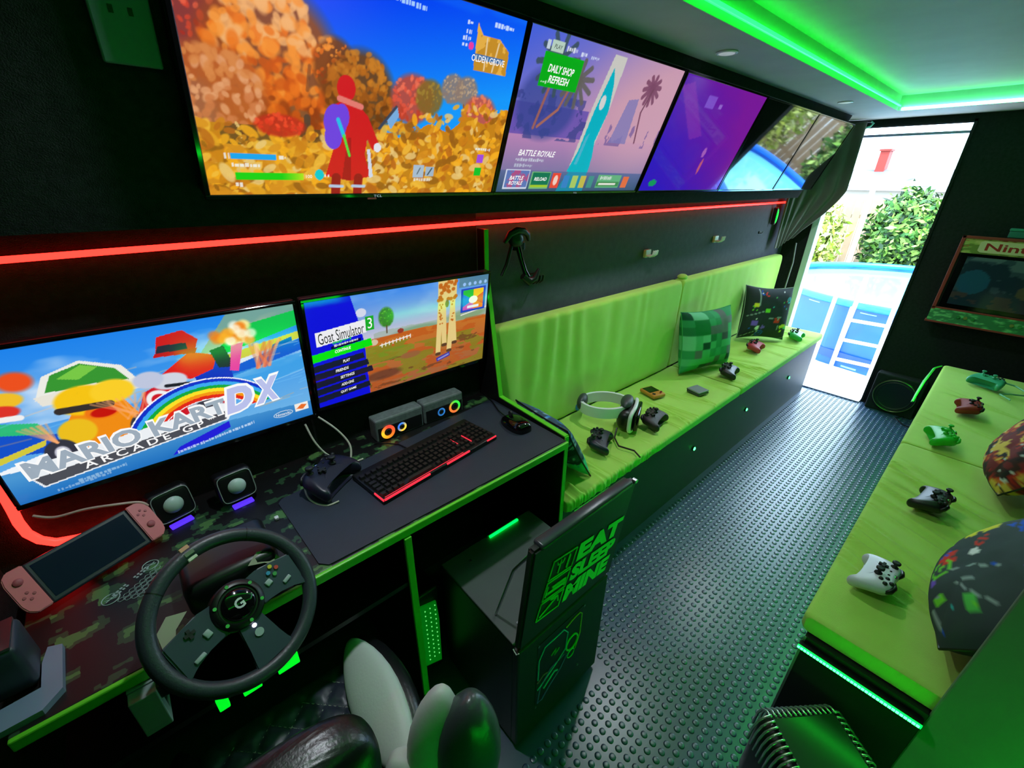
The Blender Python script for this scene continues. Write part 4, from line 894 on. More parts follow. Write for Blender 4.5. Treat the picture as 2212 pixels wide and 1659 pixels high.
# ------------------------------------------------------------------ things on the left bench
def vr_headset():
    t = thing('vr_headset', 'white and black VR headset resting on the left bench', 'vr headset', (1.60, 0.995, 0.519), (0, 0, R(26)))
    # visor: deep rounded goggle box; local -y faces the viewer side
    bm = bmesh.new()
    M0 = Matrix.Translation((0.02, -0.03, 0.062))
    v = MB(); v.box((0.02, -0.03, 0.060), (0.185, 0.085, 0.105), 0.038, 5); v.build('visor', BLKPL, t, True)
    f = MB(); f.box((0.02, -0.078, 0.060), (0.165, 0.022, 0.088), 0.010, 3); f.build('front_panel', BLKGL, t, True)
    pts = []
    for k in range(40):
        a = k*2*math.pi/40; c, s_ = math.cos(a), math.sin(a); e = 0.5
        pts.append((0.02+0.096*math.copysign(abs(c)**e, c), -0.052-0.012*(1-abs(c)), 0.060+0.056*math.copysign(abs(s_)**e, s_)))
    MB().tube(pts, 0.0095, 8, closed=True).build('white_rim', WHITEPL, t, True)
    # halo band swept back and up from the visor
    band = [(0.02+0.092*math.sin(a), 0.055-0.115*math.cos(a)+0.03, 0.098-0.022*(1-math.cos(a))*0.5) for a in np.linspace(-math.pi, math.pi, 48, endpoint=False)]
    b = MB(); n = len(band)
    for hh, m, nm in ((0.026, WHITEPL, 'halo_band'),):
        o = MB(); vs_ = []
        for i, p in enumerate(band):
            q = Vector(p); d = Vector((q.x-0.02, q.y-0.085, 0)).normalized()
            vs_.append([o.bm.verts.new(q+d*dx+Vector((0, 0, dz))) for dx, dz in ((-0.006, -hh), (0.008, -hh), (0.011, 0), (0.008, hh), (-0.006, hh))])
        for i in range(n):
            A, B = vs_[i], vs_[(i+1) % n]
            for k in range(5): o.bm.faces.new((A[k], A[(k+1) % 5], B[(k+1) % 5], B[k]))
        o.build(nm, m, t, True)
    MB().ball((0.02, 0.195, 0.082), (0.12, 0.05, 0.075), 16).build('rear_pad', DKGREY, t, True)
    MB().ball((0.02, -0.02, 0.128), (0.13, 0.06, 0.045), 16).build('forehead_pad', DKGREY, t, True)
    MB().box((0.02, 0.213, 0.050), (0.05, 0.02, 0.03), 0.006).build('adjust_dial', mat('vr_blue', rgb(40, 120, 190), 0.4), t)
    MB().tube([(-0.08, 0.0, 0.03), (-0.13, 0.0, 0.006), (-0.19, -0.03, 0.004), (-0.20, -0.10, 0.004), (-0.24, -0.13, 0.004)], 0.004, 6).build('cable', BLKPL, t, True)
vr_headset()

def handhelds():
    o = thing('handheld_console', 'small orange handheld game console lying on the left bench', 'handheld', (2.03, 1.08, 0.515), (0, 0, R(-14)))
    om = mat('orange_plastic', rgb(196, 128, 50), 0.4)
    MB().box((0, 0, 0.012), (0.088, 0.115, 0.022), 0.008, 3).build('body', om, o, True)
    MB().box((0, 0.016, 0.0236), (0.070, 0.062, 0.0015), 0.0005).build('screen', BLKGL, o)
    MB().box((-0.026, -0.036, 0.0245), (0.018, 0.006, 0.004)).box((-0.026, -0.036, 0.0245), (0.006, 0.018, 0.004)).build('direction_pad', DKGREY, o)
    for dx, dy in ((0.018, -0.040), (0.032, -0.032)): MB().cyl((dx, dy, 0.0245), 0.0055, 0.004, 14).build('button', mat('maroon', rgb(120, 30, 40), 0.4), o)
    MB().box((0, 0.055, 0.016), (0.05, 0.006, 0.006)).build('hinge', mat('yellow_pl', rgb(210, 170, 70), 0.4), o)
    g = thing('handheld_console', 'closed grey flip handheld console lying on the left bench', 'handheld', (2.25, 0.925, 0.515), (0, 0, R(-12)))
    MB().box((0, 0, 0.007), (0.084, 0.084, 0.012), 0.003).build('base', DKGREY, g)
    MB().box((0, 0.0, 0.0185), (0.084, 0.082, 0.009), 0.003).build('lid', mat('silver_lid', rgb(132, 138, 146), 0.35), g)
    MB().cyl((0, 0.043, 0.013), 0.006, 0.07, 12, 'X').build('hinge', DKGREY, g)
handhelds()

def cushion_mesh(w, h, t, colf, n=44, pinch=0.07, rnd=0.0, seed=0):
    """stuffed square cushion: w x h in local x-z, thickness along y, colour from print function colf(u,v)"""
    a = np.linspace(-1, 1, n); U, V = np.meshgrid(a, a, indexing='ij')
    k = 1-pinch*(1-V**2); k2 = 1-pinch*(1-U**2)
    X = U*w/2*(1-pinch*(1-np.abs(V)**2.0)*np.abs(U)**2); Z = V*h/2*(1-pinch*(1-np.abs(U)**2.0)*np.abs(V)**2)
    c_ = 1-rnd*(1-np.maximum(np.abs(U), np.abs(V))/np.maximum(np.hypot(U, V), 1e-6)); X = X*c_; Z = Z*c_
    T = t/2*((1-np.abs(U)**3.2)*(1-np.abs(V)**3.2))**0.55
    wr = 0.010*(fbm(U*3+5, V*3, seed)-0.5)*(1-np.abs(U)**6)*(1-np.abs(V)**6)
    F = np.stack([X, -T+wr, Z], -1).reshape(-1, 3); B = np.stack([X, T+wr, Z], -1).reshape(-1, 3)
    f = grid_faces(n, n); f2 = f[:, ::-1]+n*n
    c = colf((U+1)/2, (V+1)/2).reshape(-1, 3); cols = np.concatenate([c, c])
    return np_mesh('cover', np.concatenate([F, B]), np.concatenate([f, f2]), mat_attr('printed_cloth', 0.8, 0, 0.2), True, lin(np.clip(cols/255., 0, 1)))

def cushion(label, loc, rot, w, h, t, colf, group='scatter cushions', piping=None, seed=0, **k):
    c = thing('cushion', label, 'cushion', loc, rot, group)
    link('cover', cushion_mesh(w, h, t, colf, seed=seed, **k), c, (0, 0, h/2))
    a = np.linspace(-1, 1, 24); q = k.get('pinch', 0.07); rn = k.get('rnd', 0.0)
    edge = [(u*w/2, 0, (-1+q*(1-u*u))*h/2+h/2) for u in a]+[((1-q*(1-v*v))*w/2, 0, v*h/2+h/2) for v in a[1:]]+[(-u*w/2, 0, (1-q*(1-u*u))*h/2+h/2) for u in a[1:]]+[((-1+q*(1-v*v))*w/2, 0, -v*h/2+h/2) for v in a[1:-1]]
    ed2 = []
    for x, y, z in edge:
        u, v = x/(w/2), (z-h/2)/(h/2); f = 1-rn*(1-max(abs(u), abs(v))/max(math.hypot(u, v), 1e-6)); ed2.append((x*f, 0, h/2+(z-h/2)*f))
    edge = ed2
    MB().tube(edge, 0.0032, 6, closed=True).build('piping', piping or BLKPL, c, True)
    return c

def blank(U, c): return np.zeros(U.shape+(3,))+np.array(c, float)
def put(I, m, c): I[np.asarray(m, bool)] = c
def ell(U, V, u, v, a, b): return ((U-u)/a)**2+((V-v)/b)**2 < 1

def print_blocks(U, V):
    """patchwork of green and grey squares"""
    I = blank(U, (70, 190, 110)); g = 8; i = np.floor(U*g).astype(int).clip(0, g-1); j = np.floor(V*g).astype(int).clip(0, g-1)
    pal = [(80, 176, 120), (48, 146, 92), (34, 120, 72), (112, 196, 150), (98, 110, 108), (78, 88, 90), (22, 78, 56), (58, 160, 104)]
    rg = random.Random(42); tab = [[pal[rg.choice([0, 1, 2, 3, 1, 7, 4, 5, 6, 0])] for _ in range(g)] for _ in range(g)]
    for a, b in ((1, 6), (2, 6), (1, 5), (2, 5)): tab[a][b] = (22, 120, 62)
    for a, b in ((5, 6), (5, 5), (6, 6), (4, 1), (6, 2), (7, 3)): tab[a][b] = (104, 116, 112)
    for a in range(g):
        for b in range(g): put(I, (i == a) & (j == b), tab[a][b])
    return I
def print_pads(seed, base=(46, 54, 60)):
    def f(U, V):
        I = blank(U, base); rg = random.Random(seed)
        cols = [(30, 90, 220), (130, 90, 220), (120, 220, 60), (226, 60, 50), (230, 220, 60), (60, 190, 200), (235, 235, 240), (90, 200, 90)]
        for k in range(13):
            u, v, c = rg.uniform(0.1, 0.9), rg.uniform(0.1, 0.9), cols[k % len(cols)]; s = rg.uniform(0.025, 0.055)
            if k % 3 == 0:
                for q in range(9): put(I, ell(U, V, u+rg.gauss(0, s*.6), v+rg.gauss(0, s*.6), s*0.5, s*0.5), c)
            elif k % 3 == 1: put(I, (np.abs(U-u) < s) & (np.abs(V-v) < s*0.8), c)
            else:
                d = np.hypot(U-u, V-v); put(I, (d < s*1.5) & (d > s*1.1), c); put(I, ell(U, V, u, v, s*.4, s*.4), c)
        for k in range(26): put(I, ell(U, V, rg.random(), rg.random(), 0.008, 0.008), rg.choice(cols))
        for k in range(7):
            u, v, a = rg.random(), rg.random(), rg.uniform(0, 3); d = np.abs((U-u)*math.sin(a)-(V-v)*math.cos(a)); put(I, (d < 0.006) & (np.hypot(U-u, V-v) < 0.16), (150, 165, 170))
        return I
    return f
def print_autumn(U, V):
    n = fbm(U*7, V*7, 31); m = fbm(U*13+4, V*13, 33); I = blank(U, (64, 40, 40))
    put(I, n > 0.42, (176, 44, 36)); put(I, n > 0.50, (206, 108, 44)); put(I, n > 0.56, (222, 186, 80)); put(I, m > 0.56, (40, 34, 40)); put(I, (m > 0.50) & (m < 0.515), (200, 205, 205)); put(I, m < 0.33, (120, 40, 44))
    return I
def print_ocean(U, V):
    I = blank(U, (64, 84, 104)); n = fbm(U*5, V*9, 51); put(I, V < 0.36+0.1*(n-0.5), (70, 196, 150)); put(I, (n > 0.55) & (V > 0.3), (36, 52, 72)); put(I, (np.abs(n-0.5) < 0.015), (60, 140, 220)); put(I, (fbm(U*14, V*14, 52) > 0.63), (150, 190, 205))
    return I

def cushions():
    cushion('green and grey patchwork cushion standing in the middle of the left bench', (2.59, 1.060, 0.523), (R(-11), 0, R(-16)), 0.42, 0.38, 0.17, print_blocks, piping=mat('green_pipe', rgb(60, 160, 90), 0.7), seed=3, pinch=0.09)
    cushion('black cushion with small coloured gaming symbols leaning at the door end of the left bench', (3.46, 1.055, 0.528), (R(-10), R(3), R(-38)), 0.37, 0.39, 0.17, print_pads(8), piping=mat('grey_pipe', rgb(150, 170, 150), 0.7), seed=4, pinch=0.10)
    cushion('blue-grey cushion with a turquoise base tucked behind the divider panel', (1.195, 0.985, 0.516), (R(-30), R(0), R(86)), 0.30, 0.31, 0.09, print_ocean, seed=5)
    cushion('plump red and yellow autumn-print cushion on the right bench', (2.36, -0.225, 0.545), (R(-30), R(0), R(184)), 0.50, 0.45, 0.17, print_autumn, seed=6, pinch=0.04, rnd=0.6)
    cushion('charcoal cushion with splashes and gamepad symbols at the near end of the right bench', (1.435, -0.175, 0.548), (R(-33), R(0), R(182)), 0.50, 0.41, 0.17, print_pads(21, (62, 74, 78)), seed=7, pinch=0.04, rnd=0.6)
cushions()

# ------------------------------------------------------------------ things on the desk
def keyboard():
    k = thing('keyboard', 'black gaming keyboard with a red glowing rim on the navy mat', 'keyboard', (0.352, 0.906, DZ+0.0045), (0, 0, R(7)))
    W, D = 0.447, 0.165
    MB().span((0, 0, 0), (W, D, 0.016), 0.003).build('base', BLKPL, k)
    g = MB(); g.span((0.004, -0.002, 0.008), (0.15, 0.004, 0.0175)); g.span((0.20, -0.002, 0.008), (0.30, 0.004, 0.0175)); g.span((0.31, -0.002, 0.010), (0.44, 0.003, 0.0165)); g.span((-0.002, 0.0, 0.008), (0.003, 0.03, 0.0175))
    for o, (a, b) in enumerate((((0.004, -0.001, 0.012), (0.16, 0.003, 0.0172)), ((0.225, -0.001, 0.012), (0.32, 0.003, 0.0172)), ((0.40, -0.001, 0.012), (W-0.004, 0.002, 0.0165)), ((-0.001, 0.0, 0.012), (0.002, 0.045, 0.0172)), ((0.318, 0.055, 0.016), (0.32, 0.10, 0.0185)), ((0.36, 0.035, 0.016), (0.362, 0.085, 0.0185)), ((0.01, 0.008, 0.0158), (0.30, 0.0095, 0.0168)))):
        MB().span(a, b).build('glow_strip', KRED, k)
    cap = MB(); p, q = 0.0076, 0.0058; r_ = [(-p, -p, 0), (p, -p, 0), (p, p, 0), (-p, p, 0)]; t_ = [(-q, -q, 0.008), (q, -q, 0.008), (q, q, 0.008), (-q, q, 0.008)]
    va = [cap.bm.verts.new(v) for v in r_]; vb = [cap.bm.verts.new(v) for v in t_]; cap.bm.faces.new(vb)
    for i in range(4): cap.bm.faces.new((va[i], va[(i+1) % 4], vb[(i+1) % 4], vb[i]))
    cm = cap.mesh('key', mat('keycap', rgb(24, 22, 23), 0.45))
    rows = [0.020, 0.043, 0.062, 0.081, 0.100, 0.128]
    for r, y in enumerate(rows):
        x = 0.013
        while x < W-0.012:
            w = 1.0
            if r == 0 and 0.075 < x < 0.19: w = 6.2
            elif x < 0.02 and r in (1, 2, 3): w = 1.5
            gap = 0.019*w
            if not (r in (1, 2) and 0.325 < x < 0.345 and r == 2):
                o = link('key', cm, k, (x+gap/2-0.0095, y, 0.016)); o.scale = ((gap-0.0028)/0.0162, 1, 1)
            x += gap
            if 0.296 < x < 0.306 or 0.362 < x < 0.370: x += 0.008
    MB().tube([(0.2, D, 0.008), (0.2, D+0.05, 0.003), (0.15, D+0.12, 0.003)], 0.0025, 6).build('cable', BLKPL, k, True)
keyboard()

def desk_items():
    # mouse
    m = thing('computer_mouse', 'black glossy computer mouse at the right end of the desk mat', 'mouse', (0.905, 0.985, DZ+0.0045), (0, 0, R(-6))); m.scale = (1.25, 1.1, 1.15)
    P = []
    n1, n2 = 18, 15; V = np.zeros((n1, n2, 3))
    for i, t in enumerate(np.linspace(0, math.pi, n1)):
        for j, a in enumerate(np.linspace(0, math.pi, n2)):
            y = -0.06*math.cos(t); rr = math.sin(t)**0.6; V[i, j] = (0.033*rr*math.copysign(abs(math.cos(a))**0.7, math.cos(a)), y, 0.038*rr*(0.85-0.25*math.cos(t+0.4)*-1)*math.sin(a)**0.8)
    o = link('shell', np_mesh('shell', V.reshape(-1, 3), grid_faces(n1, n2), BLKGL, True), m)
    MB().cyl((0, 0.03, 0.030), 0.009, 0.006, 16, 'X').build('scroll_wheel', RUBBER, m, True)
    MB().tube([(0, 0.06, 0.006), (0.005, 0.11, 0.003), (0.02, 0.17, 0.003), (0.03, 0.25, 0.003)], 0.002, 6).build('cable', BLKPL, m, True)
    # lit sound bar in two halves with four colour rings
    s = thing('sound_bar', 'grey two-piece sound bar with four glowing colour rings below the monitor', 'speaker', (0.478, 1.205, DZ), (0, 0, R(0)))
    gm = mat('grey_camo', rgb(104, 112, 114), 0.55, noise=(70, 0.6))
    for x0, x1 in ((0.0, 0.178), (0.184, 0.352)):
        h = MB().span((x0, 0, 0.0), (x1, 0.055, 0.082), 0.006).build('cabinet', gm, s)
        MB().span((x0+0.006, -0.0015, 0.006), (x1-0.006, 0.002, 0.052), 0.001).build('grille', BLKPL, h)
    def ring(x, z, r, w, cols):
        n = 32; bm = MB(); V = []; C = []
        for k in range(n):
            a = k*2*math.pi/n
            for rr, dy in ((r, -0.003), (r-w*0.5, -0.0055), (r-w, -0.003)): V.append((x+rr*math.cos(a), dy, z+rr*math.sin(a)))
            f = (k/n*len(cols)) % len(cols); c0 = np.array(cols[int(f)]); c1 = np.array(cols[(int(f)+1) % len(cols)]); c = c0*(1-(f % 1))+c1*(f % 1); C += [c, c, c]
        F = []
        for k in range(n):
            for j in range(2): F.append([k*3+j, k*3+j+1, ((k+1) % n)*3+j+1, ((k+1) % n)*3+j])
        link('light_ring', np_mesh('light_ring', V, F, mat_attr('ring_light', 0.4, 1.5), True, lin(np.array(C)/255.)), s)
        MB().lathe([(r-w, 0.0), (0.6*(r-w), 0.004), (0.35*(r-w), 0.002), (0.001, 0.003)], 20, Matrix.Translation((x, -0.001, z)) @ Matrix.Rotation(R(90), 4, 'X')).build('cone', RUBBER, s, True)
    ring(0.040, 0.031, 0.025, 0.011, [(240, 90, 40), (250, 60, 50), (250, 190, 40), (250, 140, 30)]); ring(0.092, 0.031, 0.017, 0.007, [(250, 200, 60), (60, 120, 220), (60, 110, 200), (250, 190, 60)])
    ring(0.253, 0.031, 0.016, 0.006, [(40, 110, 180), (30, 90, 150)]); ring(0.312, 0.033, 0.025, 0.009, [(40, 220, 60), (60, 210, 60), (240, 120, 40), (230, 100, 50)])
    # two small square speakers
    for k, (x, y, rz, lb) in enumerate(((-0.070, 1.190, 14, 'small square speaker with a pale round cone next to the handheld console'), (0.066, 1.168, 6, 'small square speaker with a pale round cone standing alone below the kart monitor'))):
        q = thing('desk_speaker', lb, 'speaker', (x, y, DZ), (0, 0, R(rz)), 'small square desk speakers')
        MB().box((0, 0.03, 0.052), (0.088, 0.055, 0.084), 0.012, 3, (R(-14), 0, 0)).build('cabinet', BLKPL, q, True)
        Mf = Matrix.Translation((0, 0.0035, 0.0585)) @ Matrix.Rotation(R(90-14), 4, 'X')
        pts = [Mf @ Vector((0.040*math.copysign(abs(math.cos(a))**0.35, math.cos(a)), 0.038*math.copysign(abs(math.sin(a))**0.35, math.sin(a)), 0.0005)) for a in np.linspace(0, 2*math.pi, 48, endpoint=False)]
        MB().tube(pts, 0.0011, 6, closed=True).build('trim_ring', mat('silver_trim', rgb(150, 160, 158), 0.35), q, True)
        MB().lathe([(0.0215, 0), (0.0205, 0.003), (0.014, 0.008), (0.006, 0.0105), (0.001, 0.011)], 24, Mf).build('cone', mat('pearl_cone', rgb(176, 196, 190), 0.3), q, True)
        MB().box((0, -0.006, 0.005), (0.05, 0.02, 0.006), 0.002).build('base_light', mat('blue_glow', rgb(20, 10, 80), 0.4, emit=(0.10, 0.03, 1.0), es=1.1), q)
    # handheld console with two coral side controllers leaning on its stand
    c = thing('handheld_console', 'large handheld console with coral pink side controllers leaning on the desk', 'handheld', (-0.212, 1.095, DZ+0.020), (R(-42), 0, R(24))); c.scale = (0.84, 0.84, 0.84)
    coral = mat('coral_plastic', rgb(206, 104, 112), 0.45)
    MB().span((-0.108, 0, 0), (0.108, 0.013, 0.118), 0.004).build('tablet', mat('slate', rgb(30, 36, 48), 0.35), c)
    MB().span((-0.098, -0.0012, 0.012), (0.098, 0.001, 0.108)).build('screen', mat('navy_glass', rgb(14, 20, 46), 0.10, spec=0.7), c)
    for sx in (-1, 1):
        out = [(0.0, 0.0), (0.028, 0.0), (0.040, 0.012), (0.044, 0.03), (0.044, 0.09), (0.040, 0.108), (0.028, 0.119), (0.0, 0.119)]
        J = MB().prism([(sx*x+sx*0.108, z) for x, z in out], -0.014, 0.006, Matrix(((1, 0, 0, 0), (0, 0, -1, 0), (0, 1, 0, 0), (0, 0, 0, 1)))); bmesh.ops.bevel(J.bm, geom=[e for e in J.bm.edges], offset=0.0022, segments=2, affect='EDGES')
        j = J.build('side_controller', coral, c, True)
        MB().lathe([(0.009, 0), (0.009, 0.004), (0.006, 0.006), (0.001, 0.0055)], 16, Matrix.Translation((sx*0.130, -0.006, 0.085 if sx < 0 else 0.045)) @ Matrix.Rotation(R(90), 4, 'X')).build('stick', mat('coral_dark', rgb(160, 70, 82), 0.5), j, True)
        for dx, dz in ((0, 0.009), (0.009, 0), (0, -0.009), (-0.009, 0)): MB().lathe([(0.0035, 0), (0.003, 0.002), (0.001, 0.002)], 10, Matrix.Translation((sx*0.130+dx, -0.006, (0.045 if sx < 0 else 0.085)+dz)) @ Matrix.Rotation(R(90), 4, 'X')).build('button', mat('coral_dark', rgb(160, 70, 82), 0.5), j, True)
    MB().box((0.0, 0.034, 0.050), (0.06, 0.004, 0.070), 0.001, 1, (R(30), 0, 0)).build('kickstand', DKGREY, c)
    # white printed sticker with hexagon rows and two round emblems
    d = thing('desk_sticker', 'white line-art sticker of hexagons and round emblems on the desk behind the wheel', 'sticker', (-0.165, 1.03, DZ), (0, 0, R(38)))
    sm = mat('sticker_white', rgb(150, 172, 170), 0.5); hx = MB()
    for i in range(9):
        for j in range(4):
            x, y = -0.048+i*0.0120+(j % 2)*0.006, -0.032+j*0.0105
            if abs(x) > 0.052-0.006*(3-j): continue
            pts = [(x+0.0056*math.cos(R(30+60*k)), y+0.0056*math.sin(R(30+60*k)), 0.0008) for k in range(6)]
            hx.tube(pts, 0.0007, 4, closed=True)
    tag(hx.build('hexagon_print', sm, d), kind='stuff')
    for x in (-0.045, 0.045):
        e = MB(); e.tube([(x+0.015*math.cos(a), 0.022+0.015*math.sin(a), 0.0008) for a in np.linspace(0, 6.283, 24, endpoint=False)], 0.0012, 4, closed=True); e.tube([(x-0.010, 0.022, 0.0008), (x+0.010, 0.022, 0.0008)], 0.001, 4); e.tube([(x-0.008, 0.028, 0.0008), (x+0.006, 0.015, 0.0008)], 0.001, 4); e.tube([(x-0.003, 0.032, 0.0008), (x+0.008, 0.016, 0.0008)], 0.001, 4)
        tag(e.build('emblem', sm, d), kind='stuff')
        f = MB()
        for k in range(4): f.box((x*0.52-0.012+k*0.008*1.0, 0.026, 0.0008), (0.005, 0.004, 0.001)); f.box((x*0.52-0.012+k*0.008, 0.019, 0.0008), (0.005, 0.004, 0.001))
        tag(f.build('tally_print', sm, d), kind='stuff')
    tag(MB().box((0.118, 1.045, DZ+0.004), (0.010, 0.012, 0.008), 0.002).build('usb_receiver', WHITEPL), 'tiny pale wireless receiver lying on the desk above the wheel', 'receiver')
    # loose cables
    def cable(lb, pts, r, m, nm='cable'):
        P = [Vector(p) for p in pts]; Q = []
        for i in range(len(P)-1):
            p0, p1, p2, p3 = P[max(0, i-1)], P[i], P[i+1], P[min(len(P)-1, i+2)]
            for t in np.linspace(0, 1, 8, endpoint=False):
                Q.append(0.5*((2*p1)+(p2-p0)*t+(2*p0-5*p1+4*p2-p3)*t*t+(3*p1-p0-3*p2+p3)*t**3))
        Q.append(P[-1]); tag(MB().tube(Q, r, 8).build(nm, m, None, True), lb, 'cable')
    cable('white cable dropping from the gap between the monitors to the desk', [(0.315, 1.225, 0.945), (0.352, 1.19, 0.90), (0.372, 1.16, 0.85), (0.355, 1.13, DZ+0.012), (0.365, 1.11, DZ+0.006)], 0.003, CABLEW)
    cable('long white cable looping down from the kart monitor to the desk controller', [(0.275, 1.225, 0.935), (0.285, 1.20, 0.88), (0.31, 1.185, 0.83), (0.345, 1.165, DZ+0.02), (0.37, 1.15, DZ+0.006), (0.40, 1.145, DZ+0.006)], 0.003, CABLEW)
    cable('white cable coil lying on the desk left of the controller', [(0.305, 1.155, DZ+0.006), (0.27, 1.16, DZ+0.006), (0.225, 1.14, DZ+0.005), (0.208, 1.09, DZ+0.005), (0.212, 1.04, DZ+0.005), (0.235, 1.005, DZ+0.005), (0.265, 0.998, DZ+0.008)], 0.0028, CABLEW)
    cable('pale cable running across the desk below the left edge of the kart monitor', [(-0.30, 1.235, 0.92), (-0.27, 1.225, 0.905), (-0.22, 1.215, 0.905), (-0.17, 1.20, 0.90), (-0.13, 1.20, 0.885), (-0.115, 1.195, 0.87)], 0.0032, mat('pinkish_cable', rgb(190, 160, 150), 0.5))
desk_items()

# ------------------------------------------------------------------ racing wheel, shifter, clamp
def racing_wheel():
    c = Vector((-0.017, 0.766, 0.853)); a, e = R(20), R(45)
    n = Vector((math.sin(a)*math.cos(e), -math.cos(a)*math.cos(e), math.sin(e))); u = n.cross(Vector((0, 0, 1))).normalized()*-1; v = n.cross(u)
    # local x = right, y = up on the wheel face, z = towards the driver
    m4 = Matrix((u, v, n)).transposed().to_4x4(); m4.translation = c
    if (m4.to_3x3() @ Vector((1, 0, 0))).x < 0: m4 = m4 @ Matrix.Rotation(math.pi, 4, 'Z')
    m4 = m4 @ Matrix.Scale(0.972, 4)
    w = thing('racing_wheel', 'black gaming steering wheel with three spokes clamped to the desk front', 'steering wheel'); w.matrix_basis = m4
    rim = mat('rim_leather', rgb(46, 52, 60), 0.40, bump=(220, 0.15)); hub = mat('hub_plastic', rgb(50, 58, 74), 0.42)
    N = 72; V = []; 
    MB().tube([(0.138*math.cos(k*2*math.pi/N), 0.138*math.sin(k*2*math.pi/N), 0) for k in range(N)], 0.0145, 14, closed=True).build('rim', rim, w, True)
    for k, (aa, mm) in enumerate(((96, mat('stripe_peach', rgb(206, 150, 120), 0.5)), (93, BLKPL), (90.5, mat('stripe_cream', rgb(200, 205, 180), 0.5)))):
        pass
    for rr, mm in ((0.150, mat('stripe_peach', rgb(206, 150, 120), 0.5)), (0.137, mat('stripe_green', rgb(90, 110, 84), 0.5)), (0.127, mat('stripe_cream', rgb(200, 205, 180), 0.5))):
        MB().box((rr*math.cos(R(95)), rr*math.sin(R(95)), 0.0125 if rr > 0.13 and rr < 0.145 else 0.0085), (0.017, 0.0085, 0.006), 0.001, 1, (0, 0, R(5))).build('centre_stripe', mm, w)
    for s_ in (-1, 1): MB().tube([(0.138*math.cos(R(90+s_*38)), 0.138*math.sin(R(90+s_*38)), 0)]*1+[(0.1381*math.cos(R(90+s_*38.8)), 0.1381*math.sin(R(90+s_*38.8)), 0)], 0.0149, 14).build('seam', BLKPL, w, True)
    sp = [(0.02, 0.030), (0.06, 0.034), (0.085, 0.028), (0.124, 0.020), (0.120, -0.060), (0.098, -0.040), (0.072, -0.032), (0.035, -0.034)]
    for s_ in (-1, 1):
        o = MB().prism([(s_*x, y) for x, y in sp], -0.006, 0.009); bmesh.ops.bevel(o.bm, geom=list(o.bm.edges), offset=0.003, segments=2, affect='EDGES'); o.build('spoke', hub, w, True)
    o = MB().prism([(-0.022, -0.02), (0.022, -0.02), (0.026, -0.09), (0.040, -0.128), (-0.040, -0.128), (-0.026, -0.09)], -0.006, 0.009); bmesh.ops.bevel(o.bm, geom=list(o.bm.edges), offset=0.003, segments=2, affect='EDGES'); o.build('spoke', hub, w, True)
    h = MB().lathe([(0.047, -0.02), (0.047, 0.010), (0.044, 0.016), (0.036, 0.018), (0.034, 0.014), (0.001, 0.014)], 40).build('hub', BLKPL, w, True)
    MB().lathe([(0.030, 0.012), (0.030, 0.018), (0.026, 0.022), (0.001, 0.0235)], 32).build('hub_cap', BLKGL, h, True)
    text('G', -0.009, -0.010, 0.017, 0.020, mat('logo_white', rgb(200, 205, 208), 0.4), h, z=0.0238, fat=0.03)
    bolt = MB().cyl((0, 0, 0), 0.0035, 0.004, 10).mesh('bolt', METAL)
    for k in range(6): link('bolt', bolt, h, (0.040*math.cos(R(30+60*k)), 0.040*math.sin(R(30+60*k)), 0.017))
    pale = mat('pale_button', rgb(150, 168, 166), 0.4)
    for x, y, a_, b_ in ((0.062, -0.004, 0.013, 0.012), (0.092, -0.022, 0.018, 0.008), (-0.062, -0.008, 0.012, 0.014), (-0.090, -0.034, 0.020, 0.008)): MB().box((x, y, 0.011), (a_, b_, 0.005), 0.002, 2, (0, 0, 0.25 if x > 0 else 0.2)).build('button', pale, w, True)
    for dx, dy, cc in ((0, 0.009, (200, 190, 60)), (0.009, 0, (190, 70, 60)), (0, -0.009, (70, 150, 80)), (-0.009, 0, (60, 140, 180))): MB().cyl((0.080+dx, 0.012+dy, 0.011), 0.0042, 0.004, 12).build('button', mat('btn%d%d' % (cc[0], cc[1]), rgb(*cc), 0.4), w)
    MB().cyl((0.0, -0.052, 0.010), 0.004, 0.004, 12).build('status_light', mat('status_led', rgb(200, 200, 255), 0.3, emit=(0.75, 0.75, 1.0), es=3.0), w)
    MB().cyl((0.0, -0.068, 0.010), 0.008, 0.004, 18).build('guide_button', pale, w)
    MB().box((-0.082, 0.012, 0.011), (0.018, 0.006, 0.004)).box((-0.082, 0.012, 0.011), (0.006, 0.018, 0.004)).build('direction_pad', RUBBER, w)
    pm = mat('paddle_metal', rgb(170, 160, 148), 0.4, metal=0.2)
    for s_ in (-1, 1):
        o = MB().prism([(s_*0.060, 0.050), (s_*0.088, 0.064), (s_*0.112, 0.048), (s_*0.118, 0.018), (s_*0.102, 0.010), (s_*0.088, 0.034)], -0.022, -0.019); o.build('paddle', pm, w)
    MB().lathe([(0.040, -0.019), (0.030, -0.021), (0.020, -0.023)], 28).build('shaft_collar', BLKPL, w, True)
    # base box on the desk
    inv = m4.inverted(); b = MB(); b.box((-0.005, 0.905, 0.838), (0.17, 0.15, 0.085), 0.02, 3); b.bm.transform(inv); b.build('motor_base', mat('wheel_base', rgb(20, 22, 24), 0.35), w, True)
    

racing_wheel()

